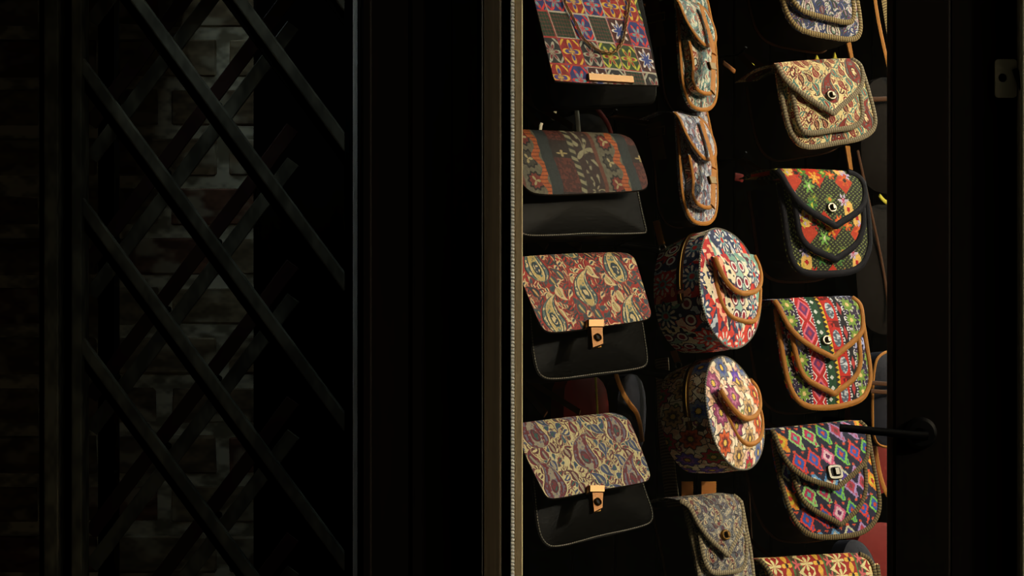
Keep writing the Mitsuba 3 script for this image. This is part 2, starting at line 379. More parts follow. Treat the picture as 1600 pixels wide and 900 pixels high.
def rosette_fn(p, n, uv):
    """Printed cotton: colourway 0 a patchwork of triangles with rosettes, colourway 1 blossoms on cream."""
    k = dr.floor((uv.x + 5) / 10)
    u, v = uv.x - k * 10, uv.y
    # colourway 0: diamonds, each half another colour
    s = 2.7
    a, b = u * s * 1.15 + v * s * 0.75, v * s * 0.8 - u * s * 1.0
    i, j = dr.floor(a), dr.floor(b)
    fa, fb = a - i, b - j
    tri = dr.select(fa > fb, 1.0, 0.0)
    t = dr.floor(cell_rand(i + 5, j + 9, tri) * 6.99)
    base = pick([(190, 48, 44), (206, 62, 50), (120, 160, 146), (226, 216, 184), (52, 60, 90), (176, 42, 48), (150, 184, 170)], t)
    det = pick([(230, 200, 180), (60, 50, 80), (226, 220, 200), (40, 40, 50), (180, 190, 200), (236, 170, 140), (96, 60, 70)], t)
    c = over(base, det, noise(u * 22, v * 22, t) > 0.66)
    s2 = 0.34
    x, y = u / s2 - 0.3, v / s2 + 0.12
    ii, jj = dr.floor(x), dr.floor(y)
    x, y = x - ii - 0.5, y - jj - 0.5
    m = cell_rand(ii + 2, jj + 6, 1)
    big = petals(x, y, 0.46, 10, 0.16)
    on = m > 0.42
    p1 = dr.select(m > 0.72, col(214, 66, 54), col(60, 70, 104))
    c = over(c, p1, on & (big < 1))
    c = over(c, col(226, 214, 200), on & (big < 0.8) & (dr.cos(10 * dr.atan2(y, x)) > 0.2))
    c = over(c, col(120, 160, 160), on & (big < 0.42))
    c = over(c, col(190, 50, 50), on & (big < 0.22))
    rx, ry = dr.abs(dr.abs(x) - 0.24), dr.abs(dr.abs(y) - 0.24)
    ring = dr.sqrt(rx * rx + ry * ry)
    off = m < 0.25
    c = over(c, col(70, 40, 70), off & (ring < 0.2))
    c = over(c, col(230, 222, 214), off & (ring < 0.16))
    c = over(c, col(150, 46, 60), off & (ring < 0.1))
    # colourway 1
    d1, d2, w = voronoi(u * 8.5 + 3, v * 7.5 + 1)
    e = mix(lin(244, 232, 206), lin(232, 196, 168), smoothstep(0.45, 0.6, noise(u * 14, v * 14, 6)))
    e = over(e, col(70, 64, 60), d2 - d1 < 0.05)
    e = over(e, pick([(190, 60, 70), (120, 130, 80), (196, 150, 120), (150, 80, 120)], dr.floor(w * 3.99)), (d1 < 0.27) & (w > 0.35))
    e = over(e, col(236, 214, 150), (d1 < 0.1) & (w > 0.35))
    a1, b1 = u / 0.25 + 0.2, v / 0.29 + 0.45
    b1 = b1 + 0.5 * (dr.floor(a1) - 2 * dr.floor(dr.floor(a1) / 2))
    i1, j1 = dr.floor(a1), dr.floor(b1)
    h = dr.floor(cell_rand(i1 + 4, j1 + 6, 3) * 5.99)
    x, y = a1 - i1 - 0.5, b1 - j1 - 0.5
    fc = pick([(92, 70, 172), (206, 96, 52), (150, 66, 108), (118, 128, 150), (186, 48, 62), (206, 170, 120)], h)
    fd = pick([(150, 96, 170), (150, 56, 40), (190, 120, 150), (70, 90, 160), (110, 130, 60), (120, 90, 70)], h)
    sc = petals(x, y, 0.50, 8, 0.14)
    e = over(e, col(66, 54, 58), sc < 1.0)
    e = over(e, fc, sc < 0.9)
    e = over(e, fd, (sc < 0.56))
    e = over(e, col(60, 50, 50), (sc < 0.34))
    e = over(e, col(224, 190, 90), sc < 0.24)
    return dr.select(k > 0.5, e, c) * (0.88 + 0.24 * noise(u * 90, v * 90))


def braid_fn(p, n, uv):
    """Braided edging: uv.x runs along it in centimetres, the whole hundreds choose the colourway."""
    k = dr.floor((uv.x + 5) / 1000)
    u = uv.x - 1000 * k
    r = dr.sin(u * 2 * math.pi / 0.50 + 1.8 * dr.sin(uv.y * 6.283))
    c0 = mix(lin(104, 88, 58), lin(168, 146, 100), smoothstep(-0.3, 0.5, r))
    c1 = mix(lin(104, 93, 72), lin(150, 137, 108), smoothstep(-0.3, 0.5, r))
    c2 = mix(lin(70, 58, 36), lin(124, 106, 66), smoothstep(-0.3, 0.5, r))
    c3 = mix(lin(150, 92, 40), lin(190, 126, 60), smoothstep(-0.6, 0.2, r))
    return dr.select(k == 0, c0, dr.select(k == 1, c1, dr.select(k == 2, c2, c3)))


def stitch_fn(p, n, uv):
    u = uv.x / 0.42
    return dr.select(u - dr.floor(u) > 0.4, col(120, 114, 100), col(30, 28, 25))


diffuse('mat_paisley', proc(paisley_fn))
diffuse('mat_patchwork', proc(patchwork_fn))
diffuse('mat_carpet', proc(carpet_fn))
diffuse('mat_beaded', proc(beaded_fn))
diffuse('mat_bands', proc(band_fn))
diffuse('mat_ikat', proc(ikat_fn))
diffuse('mat_rosette', proc(rosette_fn))
diffuse('mat_braid', proc(braid_fn))
diffuse('mat_stitch', proc(stitch_fn))


# ------------------------------------------------------------------ mesh helpers
def numbered(name):
    key, k = name, 0
    while key in scene or key in labels or any(s.startswith(key + '__') for s in scene):
        k += 1
        key = f'{name}_{k:03d}'
    return key


def put(name, mesh, mat, parent=None, label=None, smooth=False, uv=None, kind=None):
    key = numbered(f'{parent}__{name}' if parent else name)
    scene[key] = mikit.ply(mesh, mat, smooth=smooth, uv=uv)
    if label or kind:
        labels[key] = {k: v for k, v in (('label', label), ('kind', kind)) if v}
    return key


def thing(name, label, category, group=None):
    key = numbered(name)
    labels[key] = {'label': label, 'category': category, **({'group': group} if group else {})}
    return key


def join(meshes):
    v, f, at = [], [], 0
    for m in meshes:
        a, b = (m.vertices, m.faces) if hasattr(m, 'vertices') else m
        v.append(np.asarray(a, float)); f.append(np.asarray(b, int) + at)
        at += len(v[-1])
    return trimesh.Trimesh(np.vstack(v), np.vstack(f), process=False)


def box(lo, hi, bevel=0.0):
    lo, hi = np.asarray(lo, float), np.asarray(hi, float)
    if not bevel:
        return trimesh.creation.box(bounds=[lo, hi])
    c, h = (lo + hi) / 2, (hi - lo) / 2
    b = min(bevel, 0.45 * h.min())
    pts = [[sx * (h[0] - b * (k != 0)), sy * (h[1] - b * (k != 1)), sz * (h[2] - b * (k != 2))] for k in range(3) for sx in (-1, 1) for sy in (-1, 1) for sz in (-1, 1)]
    return trimesh.convex.convex_hull(np.array(pts) + c)


def bar(p0, p1, across, a, b):
    """A rectangular bar from p0 to p1: a wide along 'across', b thick."""
    p0, p1, across = (np.asarray(x, float) for x in (p0, p1, across))
    d = (p1 - p0) / np.linalg.norm(p1 - p0)
    x = across - d * (across @ d); x /= np.linalg.norm(x)
    y = np.cross(d, x)
    c = min(a, b) * 0.15
    prof = [(-a / 2 + c, -b / 2), (a / 2 - c, -b / 2), (a / 2, -b / 2 + c), (a / 2, b / 2 - c), (a / 2 - c, b / 2), (-a / 2 + c, b / 2), (-a / 2, b / 2 - c), (-a / 2, -b / 2 + c)]
    return trimesh.convex.convex_hull(np.array([p + x * s + y * t for p in (p0, p1) for s, t in prof]))


def sweep(path, w, h, up, closed=False, sides=8, cap=True, scale_uv=100.0, offset_uv=0.0):
    """A tube of elliptical section along the path (n, 3): w half width, h half height along 'up'. Returns mesh and uv."""
    p = np.asarray(path, float)
    d = (np.roll(p, -1, 0) - np.roll(p, 1, 0)) if closed else np.gradient(p, axis=0)
    d /= np.linalg.norm(d, axis=1, keepdims=True) + 1e-12
    up = np.broadcast_to(np.asarray(up, float), p.shape)
    side = np.cross(d, up); side /= np.linalg.norm(side, axis=1, keepdims=True) + 1e-12
    upp = np.cross(side, d)
    seg = np.linalg.norm(np.diff(np.vstack([p, p[:1]]) if closed else p, axis=0), axis=1)
    arc = np.concatenate([[0], np.cumsum(seg)])
    if closed:
        p, side, upp = (np.vstack([x, x[:1]]) for x in (p, side, upp))
    th = np.linspace(0, 2 * np.pi, sides + 1)
    v = p[:, None] + np.cos(th)[None, :, None] * w * side[:, None] + np.sin(th)[None, :, None] * h * upp[:, None]
    uv = np.stack(np.broadcast_arrays((arc[:len(p)] * scale_uv)[:, None] + offset_uv, (th / (2 * np.pi))[None]), -1)
    n, m = len(p), sides + 1
    i, j = np.meshgrid(np.arange(n - 1), np.arange(sides), indexing='ij')
    q = np.stack([i * m + j, (i + 1) * m + j, (i + 1) * m + j + 1, i * m + j + 1], -1).reshape(-1, 4)
    f = np.vstack([q[:, [0, 1, 2]], q[:, [0, 2, 3]]])
    v, uv = v.reshape(-1, 3), uv.reshape(-1, 2)
    if cap and not closed:
        k = len(v)
        v = np.vstack([v, p[0], p[-1]]); uv = np.vstack([uv, uv[0], uv[-1]])
        a = np.arange(sides)
        f = np.vstack([f, np.stack([a * 0 + k, a, a + 1], 1), np.stack([a * 0 + k + 1, (n - 1) * m + a + 1, (n - 1) * m + a], 1)])
    return trimesh.Trimesh(v, f, process=False), uv


def curve(pts, closed=False, n=80, soft=2):
    """Corner-cut polyline, resampled evenly. A point given twice stays sharper."""
    p = np.asarray(pts, float)
    for _ in range(soft):
        nxt = np.roll(p, -1, 0) if closed else p[1:]
        cur = p if closed else p[:-1]
        q = np.stack([0.75 * cur + 0.25 * nxt, 0.25 * cur + 0.75 * nxt], 1).reshape(-1, p.shape[1])
        p = q if closed else np.vstack([p[:1], q, p[-1:]])
    loop = np.vstack([p, p[:1]]) if closed else p
    s = np.concatenate([[0], np.cumsum(np.linalg.norm(np.diff(loop, axis=0), axis=1))])
    t = np.linspace(0, s[-1], n, endpoint=not closed)
    return np.stack([np.interp(t, s, loop[:, k]) for k in range(p.shape[1])], 1)


class Frame:
    """A bag's own axes: u to its right, w up its face, n out of its face."""

    def __init__(self, o, yaw, pitch=0.0, roll=0.0):
        a, t, r = (math.radians(x) for x in (yaw, pitch, roll))
        u, n, z = np.array([math.cos(a), math.sin(a), 0]), np.array([math.sin(a), -math.cos(a), 0]), np.array([0, 0, 1.0])
        w, n = z * math.cos(t) - n * math.sin(t), n * math.cos(t) + z * math.sin(t)
        self.u, self.w, self.n = u * math.cos(r) + w * math.sin(r), w * math.cos(r) - u * math.sin(r), n
        self.o, self.spec = np.asarray(o, float), (yaw, pitch, roll)

    def face(self, pts, off=0.0):
        """Where the sight lines through the measured points meet the plane 'off' in front of the face, in this frame's own metres."""
        out = []
        for px, py in pts:
            d = np.array([(px - 800) / F, 1.0, -(py - 450) / F])
            t = ((self.o - EYE) @ self.n + off) / (d @ self.n)
            v = EYE + d * t - self.o
            out.append([v @ self.u, v @ self.w])
        return np.array(out)

    def at(self, s, q, h=0.0):
        s, q, h = np.broadcast_arrays(np.asarray(s, float), q, h)
        return self.o + s[..., None] * self.u + q[..., None] * self.w + h[..., None] * self.n


def spot(px, py, y):
    return EYE + np.array([(px - 800) / F, 1.0, -(py - 450) / F]) * y


def pillow(fr, out, off, dome, depth, k=0, unit=0.16, back=1.0, bend=None, power=2.6, edge=0.0, taper=0.0):
    """A panel of the outline 'out' (n, 2), domed in front, 'depth' deep. Returns mesh and uv."""
    n = len(out)
    c = out.mean(0)
    S = [1.0, 0.985, 0.96, 0.91, 0.83, 0.72, 0.58, 0.42, 0.26, 0.12]
    v, uv, f = [], [], []
    bend = bend or (lambda s, q: 0.0 * s)
    for s in S:
        r = c + (out - c) * s
        v.append(fr.at(r[:, 0], r[:, 1], off + dome * (1 - s ** power) - (edge if s == 1.0 else 0) + bend(r[:, 0], r[:, 1])))
        uv.append(r / unit)
    v.append(fr.at(c[0], c[1], off + dome + bend(c[:1], c[1:])[0])[None]); uv.append(c[None] / unit)
    idx = lambda ring, j: ring * n + j % n
    j = np.arange(n)
    for r in range(len(S) - 1):
        f += [np.stack([idx(r, j), idx(r, j + 1), idx(r + 1, j + 1)], 1), np.stack([idx(r, j), idx(r + 1, j + 1), idx(r + 1, j)], 1)]
    f.append(np.stack([idx(len(S) - 1, j), idx(len(S) - 1, j + 1), j * 0 + len(S) * n], 1))
    base = len(S) * n + 1
    seg = np.linalg.norm(np.diff(np.vstack([out, out[:1]]), axis=0), axis=1)
    arc = np.concatenate([[0], np.cumsum(seg)])
    loop = np.vstack([out, out[:1]])
    steps = 6 if depth > 0.02 else 2
    for g in range(steps):
        t = g / (steps - 1)
        sc = 1 + (back - 1) * t + taper * math.sin(math.pi * t)
        r = c + (loop - c) * sc
        v.append(fr.at(r[:, 0], r[:, 1], off - edge - depth * t + bend(r[:, 0], r[:, 1])))
        uv.append(np.stack([arc / unit - 0.4 * arc[-1] / unit, np.full(n + 1, -0.5 - depth * t / unit)], 1))
    for g in range(steps - 1):
        a = base + g * (n + 1) + j
        b = a + n + 1
        f += [np.stack([a, b, b + 1], 1), np.stack([a, b + 1, a + 1], 1)]
    rb = c + (out - c) * back
    tail = base + steps * (n + 1)
    v.append(fr.at(rb[:, 0], rb[:, 1], off - edge - depth + bend(rb[:, 0], rb[:, 1]))); uv.append(rb / unit)
    v.append(fr.at(c[0], c[1], off - edge - depth + bend(c[:1], c[1:])[0])[None]); uv.append(c[None] / unit)
    f.append(np.stack([tail + (j + 1) % n, tail + j, j * 0 + tail + n], 1))
    uv = np.vstack(uv)
    # keep the colourway's whole tens apart
    uv[:, 0] = np.clip(uv[:, 0], -4.9, 4.9) + 10 * k
    return trimesh.Trimesh(np.vstack(v), np.vstack(f), process=False), uv


def turned(profile, o, axis, sections=24):
    m = trimesh.creation.revolve(np.asarray(profile, float), sections=sections)
    R = trimesh.geometry.align_vectors([0, 0, 1], axis)
    m.apply_transform(R)
    m.apply_translation(o)
    return m


def plate(fr, pts, h0, h1, bevel=0.0):
    """A flat polygon (convex) of thickness h0..h1 in the frame."""
    p = np.asarray(pts, float)
    c = p.mean(0)
    rings = [fr.at(p[:, 0], p[:, 1], h0), fr.at(p[:, 0], p[:, 1], h1 - bevel), fr.at(*(c + (p - c) * (1 - bevel / max(np.ptp(p[:, 0]), np.ptp(p[:, 1])) * 2)).T, h1)]
    return trimesh.convex.convex_hull(np.vstack(rings))


def ribbon(path, across, width, thick):
    return sweep(path, width / 2, thick / 2, np.cross(np.gradient(np.asarray(path, float), axis=0), across))


# ------------------------------------------------------------------ the setting
def struct(name, mesh, mat, parent=None, smooth=False):
    key = put(name, mesh, mat, parent, smooth=smooth)
    if not parent:
        labels[key] = {'kind': 'structure'}
    return key


struct('ground', box([-14, -9, -0.1], [14, 9, 0.0]), 'mat_street')
labels['ground']['label'] = 'dark street paving in front of the shop'
struct('wall_opposite', box([-14, -3.4, 0], [14, -3.0, 7.5]), 'mat_plaster')
labels['wall_opposite']['label'] = 'plastered house wall across the lane'

struct('wall_lane_end', box([-2.6, -3.4, 0], [-2.2, 2.30, 7.5]), 'mat_plaster')
labels['wall_lane_end']['label'] = 'plastered house wall that closes the lane on the left'
struct('wall_far', box([12.0, -3.4, 0], [12.4, 12.0, 6.0]), 'mat_plaster')
labels['wall_far']['label'] = 'plastered house across the square on the right'

# brick wall at the back of the left recess, every brick a piece of it
WY = 3.2
wall = struct('wall_left', box([-1.75, WY + 0.0005, 0.0], [-0.185, WY + 0.25, 2.4]), 'mat_mortar')
labels[wall]['label'] = 'worn brick wall with thick pale mortar behind the folding gate'
brick_plies = {}
course = 0.0775
z_joint = 1.5 - (52 - 450) / F * WY        # a bed joint seen near the top of the picture
for c in range(-20, 9):
    z0 = z_joint + c * course + 0.009
    if z0 < 0.55 or z0 > 1.96:
        continue
    xj = (348 - 800) / F * WY if c % 2 else (258 - 800) / F * WY
    for b in range(-9, 3):
        x0 = xj + b * 0.187 + 0.009
        lo, hi = max(x0, -1.74), min(x0 + 0.169, -0.192)
        if hi - lo < 0.03:
            continue
        var = (c * 7 + b * 13) % 5
        wob = 0.0012 * math.sin(c * 3.1 + b * 5.7)
        pts = box([lo, WY - 0.0018 + wob, z0], [hi, WY + 0.03, z0 + course - 0.018 + 0.4 * wob], 0.004)
        v = pts.vertices + rng.normal(0, 0.0009, pts.vertices.shape)
        put('brick', trimesh.convex.convex_hull(v), ('mat_brick_a', 'mat_brick_b', 'mat_brick_c', 'mat_brick_a', 'mat_brick_b')[var], wall)

# side wall of the recess and the dark panelled pier between recess and shop window
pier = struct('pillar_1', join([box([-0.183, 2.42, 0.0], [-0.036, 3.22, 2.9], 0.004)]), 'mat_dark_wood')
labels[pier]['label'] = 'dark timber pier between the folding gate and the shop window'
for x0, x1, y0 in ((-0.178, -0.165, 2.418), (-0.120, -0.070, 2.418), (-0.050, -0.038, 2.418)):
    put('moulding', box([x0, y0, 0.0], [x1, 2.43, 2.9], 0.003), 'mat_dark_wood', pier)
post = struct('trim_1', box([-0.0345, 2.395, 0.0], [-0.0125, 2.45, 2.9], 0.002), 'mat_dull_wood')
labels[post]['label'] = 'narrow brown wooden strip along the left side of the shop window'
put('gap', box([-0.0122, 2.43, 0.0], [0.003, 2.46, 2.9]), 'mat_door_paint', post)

canopy = struct('roof_canopy', join([box([-0.20, 2.36, 2.92], [0.95, 4.6, 3.0], 0.004), box([-8.0, -3.0, 2.92], [2.0, 0.70, 3.0], 0.004), box([-0.22, 0.69, 2.921], [2.0, 2.30, 2.999], 0.004), box([-0.20, 2.28, 2.921], [0.95, 2.38, 2.999], 0.004)]), 'mat_dark_wood')
awning = struct('roof_awning', box([-2.2, 0.70, 2.08], [-0.22, 2.29, 2.12], 0.004), 'mat_dark_wood')
labels[awning]['label'] = 'dark awning in front of the brick recess'
labels[canopy]['label'] = 'dark timber canopy over the shop window'

roof = struct('ceiling_recess', join([box([-1.75, 2.30, 1.98], [-0.50, 3.44, 2.02], 0.003), box([-0.501, 3.19, 1.981], [-0.184, 3.44, 2.019], 0.003)]), 'mat_dark_wood')
labels[roof]['label'] = 'dark boarded roof of the brick recess, open at its right'

side = struct('wall_side', box([-2.6, 2.30, 0.0], [-1.74, 3.46, 2.92], 0.004), 'mat_plaster')
labels[side]['label'] = 'plastered wall at the left of the brick recess'

# the recess: dark return beside the gate, and the folding gate itself
jamb = struct('wall_recess', box([-0.374, 2.96, 0.0], [-0.184, 3.18, 2.9], 0.004), 'mat_dark_wood')
labels[jamb]['label'] = 'dark timber return at the right of the brick recess'


# ------------------------------------------------------------------ folding gate
GY = 2.62
gx = lambda px, y=GY: (px - 800) / F * y
gz = lambda py, y=GY: 1.5 - (py - 450) / F * y
gate = thing('folding_gate', 'dark metal folding lattice gate with crossed diagonal bars in front of the brick wall', 'gate')
for a, b, y0, y1, m in ((540, 553, GY - 0.018, GY + 0.05, 'mat_black_metal'), (553, 568, GY - 0.02, GY + 0.03, 'mat_gasket'), (58, 73, GY + 0.01, GY + 0.05, 'mat_black_metal'),
                        (74, 96, GY - 0.02, GY + 0.02, 'mat_gate_metal'), (133, 159, GY + 0.08, GY + 0.12, 'mat_black_metal'), (98, 114, GY + 0.01, GY + 0.05, 'mat_black_metal'), (116, 132, GY - 0.018, GY + 0.03, 'mat_gate_metal')):
    put('post', box([gx(a), y0, 0.02], [gx(b), y1, 1.965], 0.0015), m, gate)


def clipped_bar(xa, za, xb, zb, y, across, a, b, mat):
    """A bar of the gate between its bottom and top rails."""
    ts = sorted(((0.10 - za) / (zb - za), (1.93 - za) / (zb - za)))
    t0, t1 = max(0.0, ts[0]), min(1.0, ts[1])
    if t1 - t0 > 0.03:
        at = lambda t: [xa + (xb - xa) * t, y, za + (zb - za) * t]
        put('diagonal_bar', bar(at(t0), at(t1), across, a, b), mat, gate)


step, slope = 218 / F * GY, 1.36
xl, xr = gx(126), gx(545)
for i in range(-3, 8):
    zr = gz(449) + i * step                                   # where the falling bar meets the right post
    z_at = lambda x: zr + slope * (xr - x)
    clipped_bar(xl, z_at(xl), xr, z_at(xr), GY - 0.004, [1, 0, slope ** -1], 0.0150, 0.012, 'mat_gate_metal')
    clipped_bar(xl, z_at(xl) - 0.021, xr, z_at(xr) - 0.021, GY + 0.006, [1, 0, slope ** -1], 0.0125, 0.008, 'mat_black_metal')
for i in range(-4, 8):
    x_ref, z_ref = gx(300, GY + 0.06), gz(8, GY + 0.06) - i * step
    z_up = lambda x, dz=0.0: z_ref + dz + 1.33 * (x - x_ref)
    for dz, yy, m, w in ((0.021, 0.060, 'mat_rust_metal', 0.019), (-0.023, 0.066, 'mat_gate_metal', 0.019)):
        clipped_bar(xl, z_up(xl, dz), xr - 0.078, z_up(xr - 0.078, dz), GY + yy, [1, 0, -0.75], w, 0.005, m)
for i in range(-3, 6):                                        # rivets where bars cross
    for j in range(-3, 6):
        x = (gz(449) + i * step + slope * xr - (gz(8, GY + 0.06) - j * step) + 1.33 * gx(300, GY + 0.06)) / (slope + 1.33)
        if xl + 0.02 < x < xr - 0.06:
            z = gz(449) + i * step + slope * (xr - x)
            if 0.9 < z < 1.92:
                put('rivet', turned([[0, 0], [0.0045, 0], [0.0045, 0.069], [0.003, 0.071], [0, 0.0715]], [x, GY + 0.062, z], [0, -1, 0], 10), 'mat_black_metal', gate)
for z in (0.06, 1.95):
    put('rail', box([gx(58), GY - 0.022, z - 0.02], [gx(568), GY + 0.07, z + 0.02], 0.002), 'mat_black_metal', gate)

# ------------------------------------------------------------------ glazed shop door: stiles, pane, gasket, lever, strike plate
DY = 2.40
dx = lambda px: (px - 800) / F * DY
dz = lambda py: 1.5 - (py - 450) / F * DY
door = struct('door_1', join([box([dx(1396), DY, 0.02], [dx(1486), DY + 0.045, 2.6], 0.003), box([dx(1486), DY + 0.008, 0.02], [dx(1592), DY + 0.045, 2.6], 0.003),
                              box([dx(817) - 0.001, DY, 0.02], [dx(1396), DY + 0.045, 0.16], 0.003), box([dx(817) - 0.001, DY, 2.46], [dx(1396), DY + 0.045, 2.6], 0.003)]), 'mat_dark_wood')
labels[door]['label'] = 'tall dark wooden shop door with a wide stile and one glass pane'
put('stile', box([dx(804), DY - 0.004, 0.02], [dx(817), DY + 0.045, 2.6], 0.0015), 'mat_strip_wood', door)
beads = []
for i in range(420):
    z = 0.62 + i * 0.0042
    beads.append(box([dx(798), DY - 0.006, z], [dx(803.5), DY + 0.004, z + 0.0031], 0.0008))
put('gasket', join(beads + [box([dx(797.6), DY - 0.002, 0.02], [dx(803.8), DY + 0.02, 2.6])]), 'mat_gasket', door)
g = trimesh.Trimesh([[dx(817), DY + 0.02, 0.16], [dx(1396), DY + 0.02, 0.16], [dx(1396), DY + 0.02, 2.46], [dx(817), DY + 0.02, 2.46]], [[0, 1, 2], [0, 2, 3]], process=False)
put('pane', g, 'mat_glass', door)
lever_y = DY - 0.045
lx = lambda px: (px - 800) / F * lever_y
lz = lambda py: 1.5 - (py - 450) / F * lever_y
lp = curve([[lx(1450), lever_y, lz(681)], [lx(1420), lever_y, lz(679)], [lx(1370), lever_y, lz(674)], [lx(1312), lever_y - 0.004, lz(668)]], n=24)
lever, _ = sweep(lp, 0.0046, 0.0038, [0, -1, 0.1], sides=10)
neck, _ = sweep(np.array([[lx(1450), DY + 0.002, lz(681)], [lx(1450), lever_y, lz(681)]]), 0.008, 0.008, [0, 0, 1], sides=12)
hd = put('lever', join([lever, neck]), 'mat_black_metal', door, smooth=40)
put('rosette', turned([[0, 0], [0.019, 0], [0.019, 0.005], [0.015, 0.009], [0, 0.010]], [lx(1450), DY + 0.001, lz(681)], [0, -1, 0]), 'mat_black_metal', hd, smooth=30)
edge = struct('trim_2', box([dx(1592.5), DY - 0.01, 0.0], [dx(1640), DY + 0.05, 2.9], 0.002), 'mat_plate')
labels[edge]['label'] = 'dull grey metal door frame at the far right'
sx = lambda px: (px - 800) / F * (DY + 0.002)
hole = trimesh.creation.annulus(r_min=0.0042, r_max=0.0085, height=0.004)
from shapely.geometry import box as sbox, Point
pl = sbox(dx(1556), dz(152), dx(1590), dz(92)).buffer(-0.004).buffer(0.004).difference(Point(dx(1568), dz(121)).buffer(0.0052))
pm = trimesh.creation.extrude_polygon(pl, 0.004, engine='earcut')
pm = trimesh.Trimesh(np.stack([pm.vertices[:, 0], DY + 0.007 - pm.vertices[:, 2] * 1.0, pm.vertices[:, 1]], 1), pm.faces[:, ::-1], process=False)
tongue = bar([dx(1586), DY + 0.002, dz(108)], [dx(1596), DY - 0.004, dz(140)], [1, 0, 0.2], 0.006, 0.006)
sp = put('strike_plate', pm, 'mat_plate', door)
put('latch', tongue, 'mat_black_metal', sp)

# ------------------------------------------------------------------ display wall, 45 degrees to the door
PN = np.array([math.sin(math.radians(45)), -math.cos(math.radians(45)), 0])
PU = np.array([PN[1] * -1, PN[0], 0])
P0 = np.array([-0.05, 3.17, 0.0])


def board(a, b, z0, z1, t=0.02, front=0.0, bevel=0.002):
    """A board of the display wall, from a to b along it."""
    m = box([a, -t, z0], [b, 0, z1], bevel)
    R = np.eye(4)
    R[:3, 0], R[:3, 1], R[:3, 2], R[:3, 3] = PU, PN, [0, 0, 1], P0 + PN * front
    m.apply_transform(R)
    return m


disp = struct('wall_back', board(-0.02, 1.25, 0.0, 2.7, 0.03, -0.022), 'mat_black_cloth')
labels[disp]['label'] = 'dark boarded display wall behind the hanging bags'
for i in range(12):
    put('plank', board(0.003 + i * 0.104, 0.103 + i * 0.104, 0.0, 2.7, 0.02), 'mat_black_cloth', disp)


def wall_hit(px, py, out=0.0):
    """Where a measured sight line meets the display wall, 'out' in front of it."""
    d = np.array([(px - 800) / F, 1.0, -(py - 450) / F])
    t = ((P0 - EYE) @ PN + out) / (d @ PN)
    return EYE + d * t


def hook(top):
    """A metal peg in the display wall that ends at 'top'."""
    s = (top - P0) @ PN
    m, _ = sweep(curve([top - PN * (s + 0.004), top - PN * 0.01, top + np.array([0, 0, 0.002]), top + PN * 0.012 + np.array([0, 0, 0.012])], n=14), 0.0022, 0.0022, [0, 0, 1], sides=8)
    return put('peg', m, 'mat_black_metal', disp, smooth=40)


# ------------------------------------------------------------------ bags
def oriented(p):
    a = np.sum(p[:, 0] * np.roll(p[:, 1], -1) - np.roll(p[:, 0], -1) * p[:, 1])
    return p if a > 0 else p[::-1]


def closed_outline(edge, arch=0.0, n=14):
    """edge: open run from the top left down, round and up to the top right; closes it along the top."""
    t = np.linspace(0, 1, n + 2)[1:-1, None]
    top = edge[-1] * (1 - t) + edge[0] * t
    top[:, 1] += arch * 4 * (t * (1 - t))[:, 0]
    return oriented(np.vstack([edge, top]))


def inset(p, by):
    c = p.mean(0)
    r = np.linalg.norm(p - c, axis=1, keepdims=True)
    return c + (p - c) * (r - by) / r


def edging(fr, run, off, w, h, mat, parent, name, style=None, closed=False, bend=None, by=None):
    r = inset(run, w * 0.8 if by is None else by)
    hh = off + (bend(r[:, 0], r[:, 1]) if bend else 0)
    m, uv = sweep(fr.at(r[:, 0], r[:, 1], hh), w, h, fr.n, closed=closed, sides=8, offset_uv=1000.0 * (style or 0))
    return put(name, m, mat, parent, smooth=True, uv=uv)


def hang(fr, q, h, bag, mat='mat_brown_leather', width=0.012, rise=0.07, s=(-0.035, 0.035)):
    """A hanging loop from the bag's back up to a peg in the display wall."""
    a, b = fr.at(s[0], q, h), fr.at(s[1], q, h)
    top = (a + b) / 2 + np.array([0, 0, rise])
    back = (top - P0) @ PN
    top = top - PN * max(0.0, back - 0.05)
    hook(top + np.array([0, 0, -0.001]))
    path = curve([a, a + (top - a) * 0.55, top + fr.u * -0.006, top + fr.u * 0.006, b + (top - b) * 0.55, b], n=40)
    m, uv = ribbon(path, fr.n, width, 0.003)
    return put('hanging_loop', m, mat, bag, smooth=30)


def turn_lock(fr, px, py, off, parent, mat='mat_silver', rx=0.0105, ry=0.0085, square=False):
    c = fr.face([(px, py)], off)[0]
    th = np.linspace(0, 2 * np.pi, 28, endpoint=False)
    e = 0.45 if square else 1.0
    f = lambda k: np.stack([c[0] + np.sign(np.cos(th)) * np.abs(np.cos(th)) ** e * rx * k, c[1] + np.sign(np.sin(th)) * np.abs(np.sin(th)) ** e * ry * k], 1)
    key = put('lock', plate(fr, f(1), off - 0.002, off + 0.0045, 0.0012), mat, parent, label='metal turn lock', smooth=35)
    put('keyhole', plate(fr, f(0.62), off + 0.003, off + 0.0052), 'mat_black_metal', key)
    k = 0.30
    put('turn_knob', plate(fr, [[c[0] - rx * k, c[1] - ry * 0.5], [c[0] + rx * k, c[1] - ry * 0.5], [c[0] + rx * k, c[1] + ry * 0.5], [c[0] - rx * k, c[1] + ry * 0.5]], off + 0.003, off + 0.0095, 0.001), mat, key)
    return key


